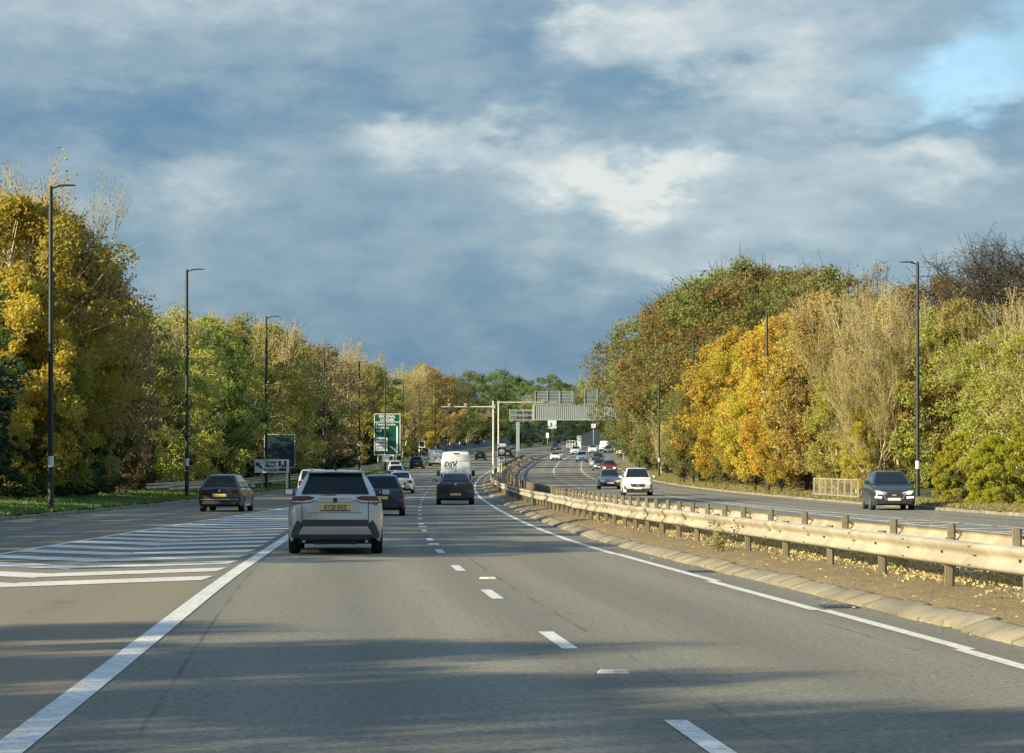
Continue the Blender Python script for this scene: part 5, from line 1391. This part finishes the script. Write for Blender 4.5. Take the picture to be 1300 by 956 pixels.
# weeds on the reservation
def weed(x, y, s, lab, dry=False):
    segs = []; tips = []
    for _ in range(5):
        a = rng.uniform(0, 6.28); d = np.array([math.cos(a) * .4, math.sin(a) * .4, 1]); d /= np.linalg.norm(d)
        grow((0, 0, 0), d, .42, .006, 2, segs, .7, 2, .1, .7, tips)
    root = empty('weed', (x, y, .14 + zf(y))); root.scale = (s, s, s); tag(root, lab, 'weed')
    o = bpy.data.objects.new('stems', segs_mesh('stems', segs, M['bark_twig'], 3)); COL.objects.link(o); o.parent = root
    if not dry:
        T = np.repeat(np.array(tips), 14, 0) * rng.uniform(.2, 1, (len(tips) * 14, 1)) + rng.normal(0, .05, (len(tips) * 14, 3))
        V, Lp = leaf_arrays(T, .06); o = bpy.data.objects.new('leaves', np_mesh('leaves', V, 4, Lp, L['drygrass'])); COL.objects.link(o); o.parent = root
weed(float(fRailN(44.5)) - .35, 44.5, .75, 'green weed clump at the foot of the near crash barrier')
weed(float(fRailF(37)) + .2, 37., 1.25, 'tall dry weed stalks sticking up beyond the barriers, below the dark oncoming car', True)
weed(float(fRailF(33)) + .3, 32.4, 1.0, 'thin dry weed stalks beyond the barriers near the right edge', True)
weed(float(fRailN(34.0)) + .4, 34.4, .6, 'low green weed in the leaf drift between two barrier posts')

# ------------------------------------------------------------------ light and sky
SUN_EL, SUN_AZ = 20.0, 28.0        # light comes from the left, slightly behind the camera
d = Vector((math.cos(R_(SUN_AZ)), math.sin(R_(SUN_AZ)), -math.tan(R_(SUN_EL)))).normalized()
sl = bpy.data.lights.new('sun', 'SUN'); sl.energy = 5.0; sl.angle = R_(0.55); sl.color = (1.0, 0.88, 0.62)
so = bpy.data.objects.new('sun', sl); COL.objects.link(so); so.rotation_euler = d.to_track_quat('-Z', 'Y').to_euler(); so.location = (-40, 0, 60)
W_ = bpy.data.worlds.new('World'); scene.world = W_; W_.use_nodes = True
nt = W_.node_tree; nt.nodes.clear()
out = nt.nodes.new('ShaderNodeOutputWorld'); bg = nt.nodes.new('ShaderNodeBackground'); bg.inputs['Strength'].default_value = 0.1
sky = nt.nodes.new('ShaderNodeTexSky'); sky.sky_type = 'NISHITA'; sky.sun_disc = False
sky.sun_elevation = R_(SUN_EL)
sky.sun_rotation = math.atan2(-d.x, -d.y)   # azimuth of the sun seen from the scene, clockwise from +Y
sky.altitude = 50; sky.air_density = 1.0; sky.dust_density = 1.0
tc = nt.nodes.new('ShaderNodeTexCoord')
nrm = nt.nodes.new('ShaderNodeVectorMath'); nrm.operation = 'NORMALIZE'; nt.links.new(tc.outputs['Generated'], nrm.inputs[0])
sep = nt.nodes.new('ShaderNodeSeparateXYZ'); nt.links.new(nrm.outputs[0], sep.inputs[0])
X, Y, Z = sep.outputs
mp = nt.nodes.new('ShaderNodeMapping'); mp.inputs['Scale'].default_value = (1, 1, 2.2); nt.links.new(nrm.outputs[0], mp.inputs['Vector'])
dirv = mp.outputs[0]
# warped coordinates so that the cloud masses have ragged edges
wn = noise(nt, dirv, 24, 7, 0.58); wn2 = noise(nt, dirv, 30, 7, 0.58)
ux = mathn(nt, 'ADD', X, mathn(nt, 'MULTIPLY', mathn(nt, 'SUBTRACT', wn, .5), .085))
uz = mathn(nt, 'ADD', Z, mathn(nt, 'MULTIPLY', mathn(nt, 'SUBTRACT', wn2, .5), .055))
def blob(px, py, sx, sy):
    a = mathn(nt, 'DIVIDE', mathn(nt, 'SUBTRACT', ux, (px - 650) / 3200), sx / 3200)
    b = mathn(nt, 'DIVIDE', mathn(nt, 'SUBTRACT', uz, (600 - py) / 3200), sy / 3200)
    e = mathn(nt, 'ADD', mathn(nt, 'POWER', mathn(nt, 'ABSOLUTE', a), 2), mathn(nt, 'POWER', mathn(nt, 'ABSOLUTE', b), 2))
    return mathn(nt, 'EXPONENT', mathn(nt, 'MULTIPLY', e, -1))
def summ(lst):
    s_ = None
    for f_, w_ in lst:
        q = mathn(nt, 'MULTIPLY', f_, w_); s_ = q if s_ is None else mathn(nt, 'ADD', s_, q)
    return s_
bright = summ([(blob(840, 232, 150, 40), .62), (blob(700, 205, 80, 45), .28), (blob(1180, 222, 150, 34), .42), (blob(850, 40, 190, 60), .48), (blob(1000, 120, 110, 60), .38), (blob(240, 235, 120, 36), .30),
               (blob(560, 180, 110, 34), .42), (blob(90, 20, 200, 45), .28), (blob(350, 0, 150, 40), .3), (blob(725, 30, 30, 26), .30), (blob(1010, 300, 220, 45), .22), (blob(825, 345, 55, 22), .22), (blob(665, 320, 60, 28), .14), (blob(200, 100, 240, 50), .08),
               (blob(130, 160, 230, 40), -.24), (blob(470, 130, 180, 30), -.16), (blob(840, 118, 150, 24), -.22), (blob(655, 70, 45, 60), -.24), (blob(1180, 168, 150, 18), -.2), (blob(1270, 200, 80, 30), -.2), (blob(620, 440, 460, 80), -.26), (blob(300, 330, 200, 60), -.06)])
det = noise(nt, dirv, 38, 8, .56, .28, .72)
det2 = noise(nt, dirv, 9, 5, .55, .3, .7)
lum = mathn(nt, 'ADD', bright, mathn(nt, 'MULTIPLY', mathn(nt, 'SUBTRACT', det, .5), .26))
lum = mathn(nt, 'ADD', lum, mathn(nt, 'MULTIPLY', mathn(nt, 'SUBTRACT', det2, .5), .16))
lum = mathn(nt, 'ADD', lum, .40, True)
ramp = nt.nodes.new('ShaderNodeValToRGB'); cr = ramp.color_ramp
cols = [(0.0, (.34, .98, 1.80)), (.25, (.80, 1.42, 2.05)), (.5, (1.45, 2.02, 2.45)), (.75, (2.35, 2.85, 3.1)), (1.0, (3.8, 3.95, 3.8))]
cr.elements[0].position = 0; cr.elements[0].color = (*cols[0][1], 1); cr.elements[1].position = 1; cr.elements[1].color = (*cols[-1][1], 1)
for p_, c_ in cols[1:-1]:
    e = cr.elements.new(p_); e.color = (*c_, 1)
nt.links.new(lum, ramp.inputs[0])
# brighter broken cloud and blue overhead, unseen, added for the ambient light
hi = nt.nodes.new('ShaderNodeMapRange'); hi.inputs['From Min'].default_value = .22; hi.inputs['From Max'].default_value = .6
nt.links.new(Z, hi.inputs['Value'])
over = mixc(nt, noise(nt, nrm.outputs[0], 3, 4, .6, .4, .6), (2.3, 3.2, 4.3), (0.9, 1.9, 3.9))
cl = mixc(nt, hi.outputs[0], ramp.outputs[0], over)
# a hole of clear sky
hole = mathn(nt, 'ADD', blob(1190, 112, 75, 42), mathn(nt, 'MULTIPLY', blob(1280, 60, 55, 60), .6), True)
hole = mathn(nt, 'MULTIPLY', hole, .9)
skyb = mixc(nt, 1.0, sky.outputs[0], (1.2, 1.3, 1.3), 'MULTIPLY')
clear = mixc(nt, .6, skyb, (1.7, 3.2, 4.5))
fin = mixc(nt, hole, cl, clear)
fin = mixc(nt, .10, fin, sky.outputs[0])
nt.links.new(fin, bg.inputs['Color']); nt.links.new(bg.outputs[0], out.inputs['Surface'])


# ------------------------------------------------------------------ camera and view
cam = bpy.data.cameras.new('camera'); co = bpy.data.objects.new('camera', cam); COL.objects.link(co)
co.location = (0, 0, 1.575); co.rotation_euler = (R_(90), 0, 0)
cam.sensor_width = 36; cam.lens = 36 * 3200 / 1300; cam.shift_y = 122 / 1300; cam.clip_start = .2; cam.clip_end = 9000
scene.camera = co
scene.view_settings.view_transform = 'Standard'; scene.view_settings.look = 'None'; scene.view_settings.gamma = 1; scene.view_settings.use_curve_mapping = False
scene.view_settings.exposure = 1.0
scene.cycles.max_bounces = 6; scene.cycles.transparent_max_bounces = 4; scene.cycles.use_denoising = True
